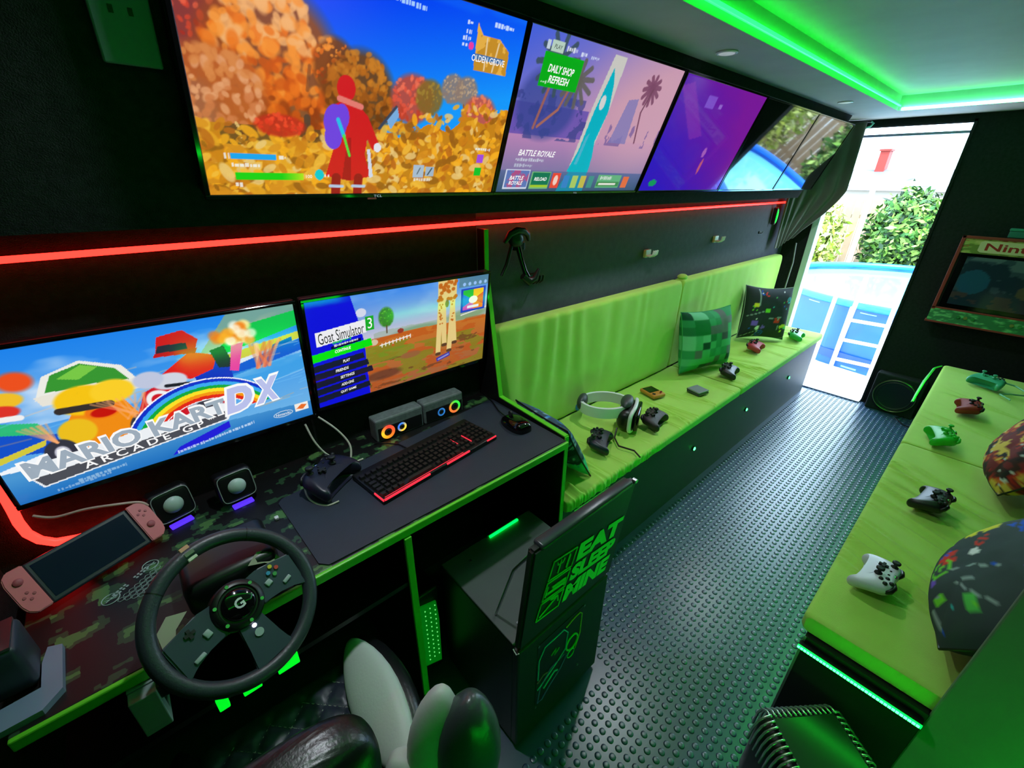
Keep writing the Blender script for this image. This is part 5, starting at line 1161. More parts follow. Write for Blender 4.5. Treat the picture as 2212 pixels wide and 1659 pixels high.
def shifter():
    bl = mat('blue_grey', rgb(120, 140, 168), 0.4)
    s = thing('gear_shifter', 'blue-grey gear shifter clamped at the left end of the desk', 'gear shifter', (-0.325, 0.885, DZ), (0, 0, R(2)))
    MB().prism([(-0.055, -0.075), (0.02, -0.075), (0.045, -0.05), (0.045, 0.055), (0.025, 0.065), (0.018, 0.03), (0.018, -0.025), (-0.055, -0.03)], 0.0, 0.012).build('foot_plate', bl, s)
    MB().box((-0.02, 0.03, 0.055), (0.075, 0.085, 0.10), 0.012, 3).build('housing', mat('shift_house', rgb(44, 54, 66), 0.35), s, True)
    MB().prism([(-0.045, -0.01), (0.012, -0.01), (0.012, 0.066), (-0.045, 0.066)], 0.104, 0.109).build('gate_plate', METAL, s)
    MB().tube([(-0.018, 0.03, 0.10), (-0.02, 0.028, 0.17)], 0.006, 10).build('lever', CHROME, s, True)
    MB().ball((-0.02, 0.028, 0.19), (0.045, 0.045, 0.055), 16).build('knob', BLKGL, s, True)
    MB().box((-0.005, 0.068, 0.06), (0.014, 0.008, 0.006)).build('indicator', mat('amber_mark', rgb(200, 200, 60), 0.4), s)
    c = thing('desk_clamp', 'grey metal clamp hooked under the lime edge left of the wheel', 'clamp', (-0.185, 0.79, DZ))
    MB().span((-0.022, -0.030, -0.115), (0.018, -0.004, -0.028), 0.002).build('jaw', mat('clamp_grey', rgb(136, 150, 150), 0.4), c)
    MB().span((-0.022, -0.030, -0.125), (0.018, 0.05, -0.112), 0.002).build('foot', mat('clamp_grey', rgb(136, 150, 150), 0.4), c)
    MB().span((0.018, -0.024, -0.06), (0.032, -0.004, -0.028), 0.002).build('screw_block', BLKPL, c)
    MB().span((-0.022, -0.006, -0.030), (0.034, 0.01, -0.0245)).build('lip', mat('clamp_grey', rgb(136, 150, 150), 0.4), c)
shifter()

# ------------------------------------------------------------------ mini fridge, computer tower, heater
def floor_cabinet():
    fm = mat('fridge_black', rgb(24, 30, 28), 0.42, noise=(6, 0.15))
    f = thing('drinks_cabinet', 'black floor cabinet with its sticker-covered flap raised, standing in the aisle beside the chair', 'cabinet', (0.497, 0.512, 0))
    W, D = 0.385, 0.37
    MB().span((0.0, 0.022, 0.012), (W, D, 0.478), 0.006).build('body', fm, f)
    MB().span((-0.001, 0.024, 0.476), (W, D, 0.484), 0.003).build('top_panel', mat('cabinet_top', rgb(74, 80, 78), 0.5, noise=(8, 0.2)), f)
    for xx in (0.02, W-0.03): MB().tube([(xx, -0.020, 0.845), (xx, 0.05, 0.72), (xx, 0.12, 0.487)], 0.004, 8).build('lid_stay', METAL, f, True)
    d = MB().span((-0.002, 0.0, 0.02), (W, 0.024, 0.472), 0.006).build('front_door', fm, f)
    # poster taped on the lower door: neon line drawing of a console and pad
    p = MB().span((0.072, -0.0012, 0.135), (0.272, 0.0, 0.430)).build('poster', mat('poster_navy', rgb(16, 18, 44), 0.4), d)
    def neon(name, pts, c, r=0.0016, closed=False): MB().tube(pts, r, 6, closed=closed).build(name, mat('ink_%d_%d_%d' % c, rgb(*c), 0.4), p, True)
    Y = -0.0022
    neon('ink_line', [(0.078, Y, 0.27), (0.078, Y, 0.36), (0.10, Y, 0.40), (0.18, Y, 0.40), (0.20, Y, 0.37), (0.196, Y, 0.30), (0.16, Y, 0.27), (0.078, Y, 0.22)], (40, 190, 235), 0.0024)
    neon('ink_line', [(0.19, Y, 0.40), (0.215, Y, 0.41), (0.25, Y, 0.415), (0.262, Y, 0.40), (0.262, Y, 0.31), (0.245, Y, 0.25)], (220, 200, 60), 0.0022)
    neon('ink_line', [(0.082, Y, 0.15), (0.09, Y, 0.22), (0.13, Y, 0.27), (0.19, Y, 0.275), (0.205, Y, 0.26), (0.18, Y, 0.22), (0.13, Y, 0.18), (0.10, Y, 0.148)], (150, 110, 240), 0.0024, True)
    neon('ink_line', [(0.225+0.026*math.cos(a), Y, 0.30+0.032*math.sin(a)) for a in np.linspace(0, 6.28, 20, endpoint=False)], (50, 220, 70), 0.0034, True)
    neon('ink_line', [(0.225+0.016*math.cos(a), Y, 0.245+0.018*math.sin(a)) for a in np.linspace(0, 6.28, 16, endpoint=False)], (60, 220, 130), 0.002, True)
    neon('ink_line', [(0.105, Y, 0.20), (0.15, Y, 0.235), (0.165, Y, 0.225)], (60, 200, 220), 0.003); neon('ink_line', [(0.13, Y, 0.33), (0.15, Y, 0.345), (0.145, Y, 0.32), (0.165, Y, 0.335)], (70, 200, 110), 0.002)
    neon('ink_line', [(0.076, Y, 0.255), (0.10, Y, 0.27), (0.12, Y, 0.262)], (230, 120, 150), 0.002)
    for x, z in ((0.074, 0.428), (0.270, 0.428), (0.074, 0.137), (0.270, 0.137)): MB().cyl((x, -0.002, z), 0.004, 0.003, 10, 'Y').build('pin', METAL, p)
    # upper door leans out a little at the top
    u = MB(); u.prism([(0.0, 0.482), (0.022, 0.482), (-0.016, 0.865), (-0.040, 0.865)], -0.002, W+0.004, MYZ); bmesh.ops.bevel(u.bm, geom=list(u.bm.edges), offset=0.006, segments=2, affect='EDGES')
    U = u.build('raised_flap', fm, f, True)
    MB().span((0.02, -0.045, 0.858), (W-0.02, -0.012, 0.874), 0.006).build('handle', mat('fridge_handle', rgb(46, 52, 58), 0.3), U, True)
    MB().cyl((W-0.004, -0.038, 0.866), 0.006, 0.012, 12, 'Y').build('hinge_cap', METAL, U, True)
    # sticker: local frame on the sloping door face
    sl = math.atan2(0.040, 0.383)
    st = mat('sticker_green', rgb(70, 240, 100), 0.45)
    S = link('door_sticker', None, U, (0.040, -0.0085, 0.56), (R(90)+sl, 0, 0)); S.rotation_euler = Euler((R(90)+sl, 0, 0))
    a = R(-8)
    def T(s_, x, y, w, h):
        Mr = Matrix.Rotation(a, 4, 'Z'); q = Mr @ Vector((x, y, 0)); me = text_mesh(s_, w, h, st, -0.05, fat=0.06); o = link('lettering', me, U)
        o.matrix_basis = Matrix.Translation((0.040, -0.0088, 0.56)) @ Euler((R(90)+sl, 0, 0)).to_matrix().to_4x4() @ Matrix.Translation((q.x, q.y, 0.0012)) @ Mr
    bpy.data.objects.remove(S)
    base = Matrix.Translation((0.040, -0.0088, 0.56)) @ Euler((R(90)+sl, 0, 0)).to_matrix().to_4x4() @ Matrix.Rotation(a, 4, 'Z')
    T('EAT', 0.105, 0.160, 0.200, 0.068); T('SLEEP', 0.105, 0.086, 0.200, 0.064); T('MINE', 0.105, 0.006, 0.205, 0.070)
    def icon(y, strokes):
        o = MB(); o.tube([(0.004, y, 0.0016), (0.092, y, 0.0016), (0.092, y+0.066, 0.0016), (0.004, y+0.066, 0.0016)], 0.0022, 4, closed=True)
        for pts, r in strokes: o.tube([(x, y+yy, 0.0016) for x, yy in pts], r*0.6, 4)
        o.bm.transform(base); tag(o.build('icon', st, U), kind='stuff')
    icon(0.158, [([(0.035, 0.010), (0.035, 0.04)], 0.004), ([(0.022, 0.054), (0.026, 0.042), (0.044, 0.042), (0.048, 0.054)], 0.003), ([(0.035, 0.042), (0.035, 0.056)], 0.003), ([(0.068, 0.010), (0.068, 0.056)], 0.005)])
    icon(0.083, [([(0.012, 0.012), (0.012, 0.050)], 0.004), ([(0.012, 0.022), (0.084, 0.022)], 0.006), ([(0.084, 0.010), (0.084, 0.040)], 0.004), ([(0.030, 0.036), (0.080, 0.036)], 0.007)])
    icon(0.008, [([(0.014, 0.010), (0.066, 0.050)], 0.004), ([(0.042, 0.058), (0.072, 0.054), (0.082, 0.028)], 0.005)])
    # white V mark at the near lower corner of the upper door
    MB().tube([(-0.003, -0.002, 0.478), (-0.004, 0.006, 0.464), (-0.0035, 0.020, 0.472)], 0.0016, 6).build('corner_mark', WHITEPL, f, True)
    MB().cyl((0.05, 0.06, 0.485), 0.004, 0.004, 10).build('rivet', METAL, f); MB().cyl((0.08, 0.32, 0.485), 0.004, 0.004, 10).build('rivet', METAL, f)
    t = thing('computer_tower', 'black computer tower with a perforated green-lit front under the desk', 'computer', (0.375, 0.86, 0.0))
    MB().span((0, 0.01, 0.03), (0.095, 0.38, 0.42), 0.006).build('case', BLKPL, t)
    MB().prism([(0.010, 0.10), (0.082, 0.07), (0.086, 0.28), (0.080, 0.37), (0.012, 0.39)], 0.0, 0.006, Matrix(((1, 0, 0, 0), (0, 0, 1, 0), (0, 1, 0, 0), (0, 0, 0, 1)))).build('front_mesh', mat('tower_green', rgb(20, 120, 30), 0.4, emit=(0, 1, 0.03), es=0.10), t)
    hole = MB().cyl((0, 0, 0), 0.002, 0.002, 8, 'Y').mesh('vent_dot', mat('vent_dot', rgb(120, 240, 130), 0.4, emit=(0.2, 1, 0.25), es=0.8))
    for i in range(4):
        for j in range(12): link('vent_dot', hole, t, (0.02+i*0.018, -0.001, 0.115+j*0.022))
    for dx in (0.012, 0.08): MB().box((dx, 0.2, 0.015), (0.012, 0.25, 0.03)).build('foot', RUBBER, t)
floor_cabinet()

def heater():
    h = thing('fan_heater', 'black ribbed heater standing on the floor in front of the right bench', 'heater', (0.985, -0.108, 0), (0, 0, R(-38))); h.scale = (1.08, 1.08, 1.12)
    bl = mat('heater_black', rgb(18, 22, 20), 0.3)
    MB().box((0, 0, 0.125), (0.215, 0.215, 0.25), 0.035, 4).build('body', bl, h, True)
    MB().box((0, 0, 0.262), (0.165, 0.165, 0.012), 0.004).build('top_plate', mat('heater_top', rgb(30, 44, 36), 0.28), h)
    rib = MB().tube([(0.080, 0, 0.270), (0.096, 0, 0.266), (0.109, 0, 0.252), (0.116, 0, 0.225), (0.118, 0, 0.175)], 0.0032, 6).mesh('rib', mat('heater_chrome', rgb(200, 210, 205), 0.25, metal=0.8), True)
    for s_ in range(4):
        for k in range(14):
            o = link('rib', rib, h); o.matrix_basis = Matrix.Rotation(R(90*s_), 4, 'Z') @ Matrix.Translation((0, -0.0845+0.013*k, 0))
    for dx in (-0.08, 0.08): MB().box((dx, 0, 0.0), (0.03, 0.20, 0.004)).build('foot', RUBBER, h)
heater()

# ------------------------------------------------------------------ gaming chair (faces the desk, seen from above and behind)
def gaming_chair():
    c = thing('gaming_chair', 'black and white leather racing chair pulled up to the desk', 'chair', (-0.01, 0.585, 0), (0, 0, R(-2)))
    # seat with quilt lines
    def seat_disp(V, prof):
        X, Y, Z = V[..., 0], V[..., 1], V[..., 2]; top = np.clip((Z-0.455)/0.02, 0, 1)
        a = ((X+Y)*1/0.075) % 1; b = ((X-Y)*1/0.075) % 1; q = np.minimum(np.minimum(a, 1-a), np.minimum(b, 1-b))
        V[..., 2] = Z+top*(0.008*np.clip(q*5, 0, 1)-0.02*np.clip((Y+0.20)/0.45, 0, 1)); return V
    sw = sweep('seat', rprof(-0.22, 0.23, 0.40, 0.475, 0.03, 40, 4), np.linspace(-0.17, 0.17, 80), mat('quilted_leather', rgb(46, 50, 66), 0.4), c, seat_disp)
    q = MB()
    for k in range(-5, 8):
        for sgn in (1, -1):
            pts = [(x, (k*0.075-x)*sgn if sgn == 1 else (k*0.075-x)*-1, 0) for x in np.linspace(-0.155, 0.155, 12)]
            pts = [(x, (k*0.075-x) if sgn == 1 else (x-k*0.075), 0.0) for x in np.linspace(-0.15, 0.15, 14)]
            pts = [(x, y, 0.4755-0.02*min(1, max(0, (y+0.20)/0.45))) for x, y, _ in pts if -0.19 < y < 0.20]
            if len(pts) > 2: q.tube(pts, 0.0013, 4)
    tag(q.build('quilt_stitching', mat('quilt_thread', rgb(170, 170, 160), 0.7), sw), kind='stuff')
    def bolster(name, pts, rw, rh, parent, m, nrm=Vector((0, 0, 1))):
        """flattened spindle along pts; rw across, rh in the nrm direction"""
        P = [Vector(p) for p in pts]; n = len(P); o = MB(); rings = []
        for i, p in enumerate(P):
            t = (P[min(i+1, n-1)]-P[max(i-1, 0)]).normalized(); x = t.cross(nrm).normalized(); y = x.cross(t)
            f = math.sin(math.pi*(i+0.35)/(n-0.3))**0.6
            rings.append([o.bm.verts.new(p+x*rw*f*math.cos(a)+y*rh*f*math.sin(a)) for a in np.linspace(0, 2*math.pi, 20, endpoint=False)])
        for A, B in zip(rings, rings[1:]):
            for k in range(20): o.bm.faces.new((A[k], A[(k+1) % 20], B[(k+1) % 20], B[k]))
        o.bm.faces.new(rings[0][::-1]); o.bm.faces.new(rings[-1])
        return o.build(name, m, parent, True, auto=False)
    def leaf(name, cen, ax, wd, hl, hw, ht, m, parent):
        ax = Vector(ax).normalized(); wd = Vector(wd); wd = (wd-ax*wd.dot(ax)).normalized(); nm = ax.cross(wd)
        o = MB(); o.ball((0, 0, 0), (2, 2, 2), 28)
        for v in o.bm.verts:
            p = v.co.copy(); t = p.z; k = 1-0.22*t*t
            v.co = Vector(cen)+ax*(p.z*hl)+wd*(p.x*hw*k)+nm*(math.copysign(abs(p.y)**0.75, p.y)*ht)
        return o.build(name, m, parent, True, auto=False)
    # seat side bolsters: white inner face, black outer pad
    b = leaf('seat_bolster', (0.198, 0.065, 0.478), (0.03, 1, 0.0), (0.85, 0, 0.5), 0.185, 0.062, 0.040, LEATHER, c)
    leaf('bolster_facing', (0.170, 0.060, 0.500), (0.03, 1, 0.0), (0.85, 0, 0.5), 0.180, 0.062, 0.028, LEATHERW, b)
    b = leaf('seat_bolster', (-0.198, 0.065, 0.462), (-0.03, 1, 0.0), (0.85, 0, -0.5), 0.185, 0.050, 0.040, LEATHER, c)
    # backrest: tapering shell leaning back, top pad rounded
    back = []
    for z, w, th, y in ((0.40, 0.14, 0.035, -0.205), (0.50, 0.155, 0.045, -0.215), (0.62, 0.15, 0.048, -0.222), (0.74, 0.14, 0.048, -0.226), (0.84, 0.132, 0.05, -0.220), (0.91, 0.134, 0.054, -0.212), (0.955, 0.120, 0.048, -0.207), (0.975, 0.085, 0.030, -0.205)): back.append((z, w, th, y))
    o = MB(); rings = []
    for z, w, th, y in back:
        w = w*(1.22+0.40*max(0, (z-0.6)/0.35)); r_ = []
        for k in range(28):
            a = k*2*math.pi/28; e = 0.6; r_.append(o.bm.verts.new((w*math.copysign(abs(math.cos(a))**e, math.cos(a))-0.105, y+th*math.copysign(abs(math.sin(a))**e, math.sin(a)), z-0.02*max(0, (z-0.5)/0.45))))
        rings.append(r_)
    for A, B in zip(rings, rings[1:]):
        for k in range(28): o.bm.faces.new((A[k], A[(k+1) % 28], B[(k+1) % 28], B[k]))
    o.bm.faces.new(rings[0][::-1]); o.bm.faces.new(rings[-1]); bk = o.build('backrest', LEATHER, c, True, auto=False); md = bk.modifiers.new('s', 'SUBSURF'); md.levels = 1; md.render_levels = 2
    st = MB()
    zs = [q_[0] for q_ in back]
    def surf(z, a, k=1.035):
        w, th, y = (float(np.interp(z, zs, [q_[i_] for q_ in back])) for i_ in (1, 2, 3)); w = w*(1.22+0.40*max(0, (z-0.6)/0.35)); e = 0.6
        return Vector((k*w*math.copysign(abs(math.cos(a))**e, math.cos(a))-0.105, y+k*th*math.copysign(abs(math.sin(a))**e, math.sin(a)), z-0.02*max(0, (z-0.5)/0.45)+0.004))
    for off in (0.0, 0.022):
        P = [surf(0.905+0.060*t-off*0.5, R(186+58*t+off*300), 1.035) for t in np.linspace(0, 1, 60)]
        for k in range(0, 58, 2): st.tube([P[k], P[k+1]], 0.0012, 4)
    tag(st.build('edge_stitching', THREAD, bk), kind='stuff')
    # wings of the backrest: white faces with black rolled edges
    for s_ in (-1, 1):
        wd = (0.74*s_, -0.67, 0)
        w = leaf('back_wing', (s_*0.262, -0.185, 0.585), (0.10*s_, 0.02, 1), wd, 0.150, 0.066, 0.050, LEATHER2, c)
        if s_ > 0: leaf('wing_facing', (s_*0.215, -0.140, 0.590), (0.22*s_, 0.06, 1), wd, 0.142, 0.054, 0.036, LEATHERW, w)
        stp = MB(); stp.tube([(s_*(0.246+0.03*t), -0.140-0.045*t*t, 0.585+0.13*t) for t in np.linspace(-0.8, 0.95, 16)], 0.0012, 4); stp.build('wing_stitching', THREAD, w)
    leaf('lumbar_wing', (0.165, -0.125, 0.505), (-0.2, 0.3, 0.6), (0.74, -0.67, 0), 0.07, 0.050, 0.035, LEATHERW, c)
    MB().cyl((0, 0, 0.27), 0.025, 0.26, 20).build('gas_lift', CHROME, c, True); MB().box((0, 0, 0.39), (0.2, 0.2, 0.03), 0.005).build('mechanism', BLKPL, c)
    for k in range(5):
        a = R(72*k+18); l = MB().tube([(0, 0, 0.13), (0.13*math.cos(a), 0.13*math.sin(a), 0.11), (0.27*math.cos(a), 0.27*math.sin(a), 0.075)], [0.03, 0.022, 0.015], 8).build('base_leg', BLKPL, c, True)
        MB().cyl((0.27*math.cos(a), 0.27*math.sin(a), 0.03), 0.03, 0.02, 16, rot=(R(90), 0, a)).build('caster', RUBBER, l, True)
gaming_chair()

# ------------------------------------------------------------------ rear right corner: game display, subwoofer, cord
def rear_corner():
    a = thing('game_display', 'small arcade-style display with a red framed marquee on the rear wall', 'arcade display', (4.14, 0.236, 0.745), (0, 0, R(-90)))
    # local x runs along -Y (to the right in view), local y into the wall
    redm = mat('frame_red', rgb(150, 52, 48), 0.5)
    MB().span((0, 0.0, 0), (0.70, 0.055, 0.555), 0.006).build('cabinet', BLKPL, a)
    for n, p, q in (('frame_bar', (-0.008, -0.012, 0.07), (0.010, 0.01, 0.56)), ('frame_bar', (-0.008, -0.012, 0.545), (0.70, 0.01, 0.56)), ('frame_bar', (-0.008, -0.012, 0.085), (0.70, 0.0, 0.095)), ('frame_bar', (-0.015, -0.032, -0.008), (0.70, 0.01, 0.004))): MB().span(p, q, 0.001, 1).build(n, redm, a)
    def mq(U, V):
        I = blank(U, (176, 176, 96)); n = fbm(U*9, V*4, 71); put(I, n > 0.52, (206, 190, 120)); put(I, n < 0.40, (120, 130, 60)); put(I, fbm(U*14, V*6, 72) > 0.62, (190, 100, 60)); return I
    def cp(U, V):
        I = blank(U, (40, 120, 70)); n = fbm(U*22, V*6, 73); put(I, n > 0.52, (70, 160, 96)); put(I, n > 0.6, (110, 190, 120)); return I
    def flat(name, x0, x1, z0, z1, y, fn, nx=90, ny=20, rough=0.5, z_tilt=0.0):
        u = np.linspace(0, 1, nx); v = np.linspace(0, 1, ny); U, V = np.meshgrid(u, v, indexing='ij')
        P = np.stack([x0+(x1-x0)*U, y-z_tilt*(1-V), z0+(z1-z0)*V], -1).reshape(-1, 3)
        return link(name, np_mesh(name, P, grid_faces(nx, ny), mat_attr('print_%s' % name, rough), True, lin(fn(U, V).reshape(-1, 3)/255.)), a)
    m = flat('marquee', 0.010, 0.70, 0.455, 0.545, -0.004, mq); flat('control_panel', -0.008, 0.70, 0.004, 0.085, -0.010, cp, z_tilt=0.02)
    pl = MB(); pl.prism([(0.085, 0.475), (0.10, 0.465), (0.53, 0.465), (0.545, 0.475), (0.545, 0.525), (0.53, 0.535), (0.10, 0.535), (0.085, 0.525)], 0.004, 0.0065, Matrix(((1, 0, 0, 0), (0, 0, -1, 0), (0, 1, 0, 0), (0, 0, 0, 1)))); pl.build('name_plate', mat('plate_cream', rgb(226, 200, 170), 0.5), m)
    o = link('lettering', text_mesh('Nintendo', 0.40, 0.045, mat('letter_red', rgb(176, 40, 34), 0.5), fat=0.02), m); o.matrix_basis = Matrix.Translation((0.115, -0.0068, 0.478)) @ Matrix.Rotation(R(90), 4, 'X')
    MB().span((0.02, -0.004, 0.10), (0.70, 0.0, 0.452)).build('screen_surround', BLKGL, a)
    def scr(U, V):
        I = blank(U, (40, 52, 74)); n = fbm(U*5, V*4, 81); put(I, n > 0.5, (62, 76, 96)); put(I, (n > 0.58) & (V > 0.5), (96, 108, 126)); put(I, ell(U, V, 0.12, 0.5, 0.12, 0.25), (44, 84, 120)); put(I, (V < 0.28) & (n > 0.42), (84, 66, 74)); put(I, ell(U, V, 0.55, 0.4, 0.1, 0.14), (96, 80, 70)); return I
    flat('screen', 0.055, 0.68, 0.125, 0.435, -0.0046, scr, 70, 40, 0.08)
    for k in range(6): MB().cyl((0.14+0.035*(k % 3)+0.25*(k//3), -0.020, 0.05), 0.010, 0.014, 14, 'Y').build('button', mat('btn_dim%d' % (k % 2), rgb(40+90*(k % 2), 140, 70), 0.4), a, True)
    t = thing('storage_box', 'small teal box resting on top of the arcade display', 'box', (4.165, 0.02, 1.3065))
    MB().span((-0.025, -0.20, 0), (0.025, 0.03, 0.04), 0.006).build('tub', mat('teal_box', rgb(40, 110, 110), 0.45), t); MB().span((-0.028, -0.205, 0.04), (0.028, 0.033, 0.055), 0.005).build('lid', mat('teal_lid', rgb(50, 140, 130), 0.45), t)
    s = thing('subwoofer', 'round black subwoofer with a pale rim on the floor beside the rear door', 'speaker', (4.10, 0.232, 0.0), (0, 0, R(-90)))
    MB().span((-0.145, 0.0, 0.0), (0.145, 0.09, 0.30), 0.01).build('enclosure', CARPET, s)
    Mf = Matrix.Translation((0, -0.001, 0.15)) @ Matrix.Rotation(R(90), 4, 'X')
    MB().lathe([(0.130, 0), (0.130, 0.006), (0.120, 0.012), (0.110, 0.008)], 48, Mf).build('frame_ring', BLKPL, s, True)
    MB().tube([Mf @ Vector((0.124*math.cos(x), 0.124*math.sin(x), 0.012)) for x in np.linspace(0, 6.2832, 60, endpoint=False)], 0.0022, 6, closed=True).build('rim_trim', mat('trim_olive', rgb(130, 140, 90), 0.3, metal=0.6), s, True)
    MB().lathe([(0.112, 0.006), (0.105, 0.012), (0.095, 0.006), (0.06, -0.012), (0.035, -0.016)], 40, Mf).build('cone', RUBBER, s, True)
    MB().lathe([(0.036, -0.014), (0.03, -0.004), (0.015, 0.003), (0.001, 0.004)], 28, Mf).build('dust_cap', mat('cap_green', rgb(40, 110, 60), 0.3), s, True)
    MB().tube([(0.10, -0.01, 0.02), (0.06, -0.06, 0.006), (0.12, -0.14, 0.006), (0.20, -0.16, 0.006)], 0.004, 6).build('cable', BLKPL, s, True)
    tag(MB().tube([(3.93, 0.06, 0.500), (3.86, 0.085, 0.498), (3.70, 0.100, 0.44), (3.58, 0.105, 0.37), (3.545, 0.105, 0.345), (3.555, 0.11, 0.335), (3.62, 0.11, 0.37), (3.75, 0.106, 0.43), (3.87, 0.09, 0.49)], 0.0045, 8).build('cord', mat('cord_green', rgb(40, 200, 60), 0.4), None, True), 'green cord loop hanging over the far corner of the right bench', 'cord')
rear_corner()

# ------------------------------------------------------------------ the garden behind the van
GZ = -0.52
def leaf_mesh(name, centre, rad, n, cols, seed, size=(0.03, 0.07), shell=0.55):
    rg = np.random.RandomState(seed); d = rg.normal(size=(n, 3)); d /= np.linalg.norm(d, axis=1)[:, None]
    r = (shell+(1-shell)*rg.rand(n, 1)**0.6)*(0.8+0.45*rg.rand(n, 1)*vnoise(d[:, :1]*3+7, d[:, 1:2]*3+7, seed))
    P = np.array(centre)+d*r*np.array(rad); t = rg.normal(size=(n, 3)); t /= np.linalg.norm(t, axis=1)[:, None]; b = np.cross(t, d+0.4*rg.normal(size=(n, 3))); b /= np.linalg.norm(b, axis=1)[:, None]+1e-6
    L = rg.uniform(size[0], size[1], (n, 1)); V = np.stack([P-t*L, P+b*L*0.42, P+t*L, P-b*L*0.42], 1).reshape(-1, 3)
    F = np.arange(n*4).reshape(-1, 4); C = np.array(cols, float)[rg.randint(0, len(cols), n)]*(0.8+0.4*rg.rand(n, 1)); C = np.repeat(C, 4, 0)
    return np_mesh(name, V, F, mat_attr('leaf', 0.55, 0, 0.3), False, lin(np.clip(C/255., 0, 1)))

def garden():
    tag(MB().span((XF+0.1, -9, GZ-0.1), (22, 9, GZ)).build('ground', mat('pale_paving', rgb(206, 202, 194), 0.8, noise=(3, 0.12), bump=(40, 0.2))), kind='structure')
    tag(MB().span((XF-4.6, YR-0.06, ZC+0.045), (XF+0.07, YL+0.06, ZC+0.09)).build('roof', mat('van_skin', rgb(200, 200, 205), 0.4)), kind='structure')
    # pool
    c = (8.35, 0.55); rad = 1.95
    p = thing('swimming_pool', 'round blue above-ground frame pool behind the rear door', 'pool', (c[0], c[1], GZ))
    blue = mat('pool_vinyl', rgb(6, 76, 176), 0.4, noise=(2.2, 0.25))
    N = 72; o = MB()
    for k in range(N):
        a0, a1 = k*2*math.pi/N, (k+1)*2*math.pi/N
        w0 = rad*(1-0.012*abs(math.sin(a0*9))); w1 = rad*(1-0.012*abs(math.sin(a1*9)))
        f = lambda a, r, z: (r*math.cos(a), r*math.sin(a), z)
        o.quad(f(a0, w0, 0), f(a1, w1, 0), f(a1, w1, 0.78), f(a0, w0, 0.78)); o.quad(f(a0, w0-0.012, 0), f(a1, w1-0.012, 0), f(a1, w1-0.012, 0.78), f(a0, w0-0.012, 0.78))
    o.build('wall', blue, p)
    o = MB()
    for k in range(N):
        a0, a1 = k*2*math.pi/N, (k+1)*2*math.pi/N; f = lambda a, z: ((rad+0.008)*math.cos(a), (rad+0.008)*math.sin(a), z); g_ = lambda a, z: ((rad+0.003)*math.cos(a), (rad+0.003)*math.sin(a), z)
        o.quad(f(a0, 0.10), f(a1, 0.10), f(a1, 0.20), f(a0, 0.20))
    o.build('band', mat('pool_band', rgb(2, 56, 150), 0.4), p)
    MB().tube([(rad*math.cos(a), rad*math.sin(a), 0.80) for a in np.linspace(0, 2*math.pi, 72, endpoint=False)], 0.045, 10, closed=True).build('top_rail', mat('pool_rail', rgb(20, 110, 220), 0.35), p, True)
    MB().cyl((0, 0, 0.72), rad-0.02, 0.01, 72).build('water', mat('pool_water', rgb(120, 214, 236), 0.06, spec=0.8, bump=(6, 0.15)), p)
    MB().cyl((0, 0, 0.03), rad-0.02, 0.02, 72).build('liner_floor', mat('pool_floor', rgb(120, 200, 230), 0.5), p)
    post = MB().tube([(rad+0.03, 0, 0), (rad+0.02, 0, 0.80)], 0.02, 8).mesh('post', WHITEPL, True)
    for k in range(12): l = link('post', post, p, (0, 0, 0), (0, 0, R(30*k+15)))
    # ladder
    l = thing('pool_ladder', 'white A-frame ladder standing against the front of the pool', 'ladder', (6.26, 0.83, GZ), (0, 0, R(6)))
    wm = mat('ladder_white', rgb(236, 238, 240), 0.35)
    for s_ in (-1, 1):
        MB().tube([(-0.20, s_*0.19, 0), (0.02, s_*0.17, 1.10), (0.10, s_*0.17, 1.16), (0.18, s_*0.17, 1.10)], 0.022, 10).build('rail', wm, l, True)
        MB().tube([(0.18, s_*0.17, 1.10), (0.22, s_*0.17, 0.93)], 0.022, 10).build('rear_rail', wm, l, True)
    for z in (0.22, 0.45, 0.68, 0.90): MB().box((-0.20+0.2*z, 0, z), (0.05, 0.36, 0.03), 0.008).build('rung', wm, l)
    g = thing('support_post', 'white post leaning beside the pool ladder', 'post', (6.36, 1.22, GZ)); MB().tube([(-0.18, 0, 0), (0.02, 0.02, 0.98)], 0.022, 10).build('pole', wm, g, True); MB().box((-0.18, 0, 0.01), (0.09, 0.09, 0.02), 0.004).build('foot', wm, g)
    # shrubs
    yel = [(168, 178, 72), (206, 212, 120), (130, 150, 48), (220, 220, 160), (110, 130, 44)]; gr = [(44, 84, 26), (70, 112, 36), (98, 136, 50), (28, 52, 26), (134, 160, 80), (58, 100, 48)]; dk = [(60, 96, 56), (84, 120, 70), (110, 140, 80)]
    def bush(label, x, y, z, rad_, n, cols, seed, size=(0.05, 0.11)):
        b = thing('garden_bush', label, 'bush', (x, y, GZ), group='bushes behind the pool')
        tag(link('foliage', leaf_mesh('foliage', (0, 0, z-GZ), rad_, n, cols, seed, size, 0.45), b), kind='stuff')
        st = MB()
        for k in range(5): a = k*1.26+seed; st.tube([(0.08*math.cos(a), 0.08*math.sin(a), 0), (0.3*rad_[0]*math.cos(a), 0.3*rad_[1]*math.sin(a), (z-GZ)*0.6), (0.55*rad_[0]*math.cos(a), 0.55*rad_[1]*math.sin(a), (z-GZ)+0.2*rad_[2])], [0.03, 0.02, 0.01], 6)
        st.build('stem', mat('bark', rgb(110, 86, 60), 0.8), b, True)
    bush('sunlit yellow-green bush behind the pool, at the curtain side of the door', 10.9, 3.05, 0.55, (0.8, 0.78, 0.95), 5200, yel, 1)
    bush('broad mid-green bush in the middle of the door view', 11.6, 1.45, 0.62, (0.8, 0.72, 0.95), 7500, gr, 2, (0.045, 0.10))
    bush('tall green bush behind the pool, mostly behind the rear wall', 11.4, -0.25, 0.75, (0.9, 0.80, 1.05), 4200, gr, 3)
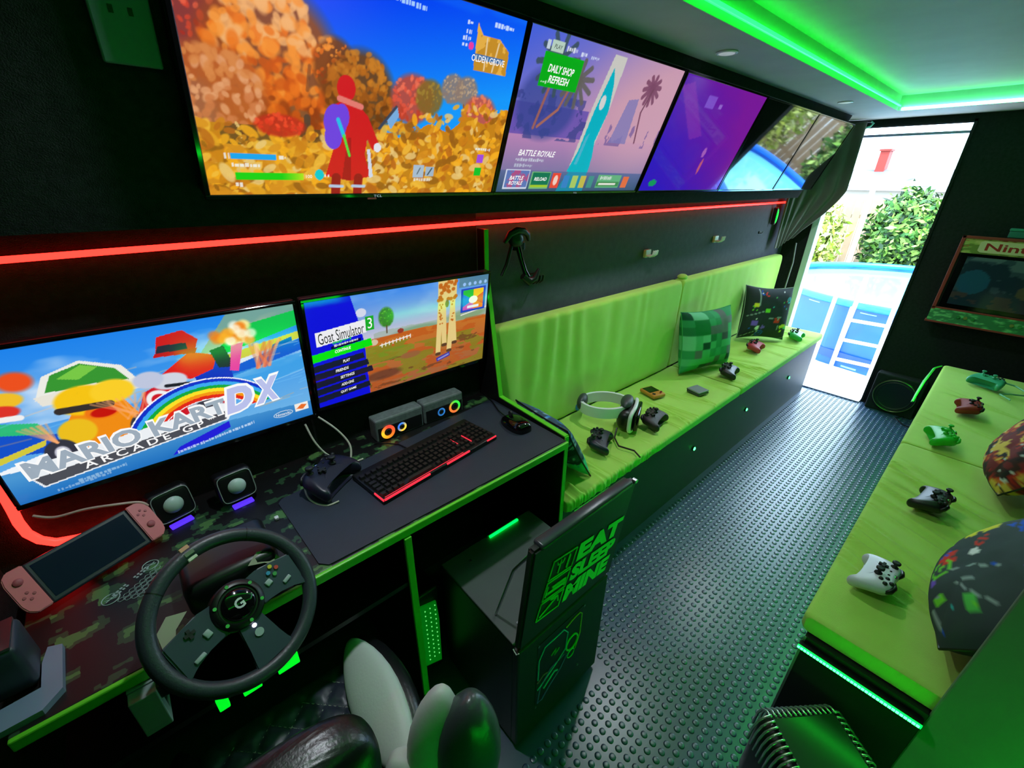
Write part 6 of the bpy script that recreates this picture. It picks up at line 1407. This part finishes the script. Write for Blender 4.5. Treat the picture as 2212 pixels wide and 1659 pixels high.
    bush('pale bush far to the right of the pool, seen only in the TV mirrors', 11.2, -2.6, 0.7, (0.9, 1.2, 1.2), 4200, yel, 4)
    bush('darker bush at the right end of the garden fence', 11.4, -5.6, 0.8, (0.9, 1.3, 1.3), 3200, dk+gr, 5)
    bush('light bush at the left end of the garden fence', 11.4, 5.2, 0.7, (0.8, 1.0, 1.2), 3000, yel, 6)
    # timber fence
    f = thing('garden_fence', 'weathered timber fence behind the bushes', 'fence', (12.7, 0, GZ))
    fb = mat('fence_wood', rgb(150, 128, 104), 0.8, noise=(5, 0.3)); bd = MB().box((0, 0, 0.9), (0.02, 0.14, 1.8)).mesh('board', fb)
    for k in range(90): o = link('board', bd, f, (0.012*(k % 2), -7+0.155*k, 0))
    for z in (0.4, 1.45): MB().box((0.03, 0, z), (0.04, 14, 0.08)).build('rail', fb, f)
    # white pergola frame
    w = thing('pergola', 'white garden frame with a post and cross beam above the bushes', 'pergola', (10.45, 2.02, GZ))
    MB().box((0, 0.0, 1.06), (0.07, 0.07, 2.12), 0.005).build('post', wm, w); MB().box((0, -0.35, 2.13), (0.08, 1.5, 0.07), 0.005).build('beam', wm, w); MB().box((0, -1.05, 1.06), (0.07, 0.07, 2.12), 0.005).build('post', wm, w)
    # neighbouring house
    h = thing('house', 'pale house with a grey roof and red chimney beyond the fence', 'house', (16.0, 3.2, GZ))
    MB().span((0, -2.6, 0), (3, 1.6, 2.0)).build('wall', mat('render_white', rgb(150, 146, 140), 0.8), h)
    MB().prism([(-0.2, 1.95), (3.2, 1.95), (1.5, 2.5)], -2.8, 1.8, Matrix(((1, 0, 0, 0), (0, 0, 1, 0), (0, 1, 0, 0), (0, 0, 0, 1)))).build('roof', mat('slate_roof', rgb(84, 84, 92), 0.7), h)
    k = MB().span((1.3, 0.05, 2.3), (1.7, 0.27, 3.0)).build('chimney', mat('chimney_red', rgb(128, 36, 28), 0.8), h); MB().span((1.26, 0.02, 2.97), (1.74, 0.30, 3.02)).build('chimney_cap', mat('chimney_red', rgb(128, 36, 28), 0.8), k)
    tag(MB().box((5.45, 0.82, GZ+0.012), (0.55, 0.8, 0.024), 0.008).build('door_mat', mat('grey_mat', rgb(180, 182, 186), 0.9, bump=(300, 0.4))), 'pale grey mat on the paving below the rear door', 'mat')
garden()
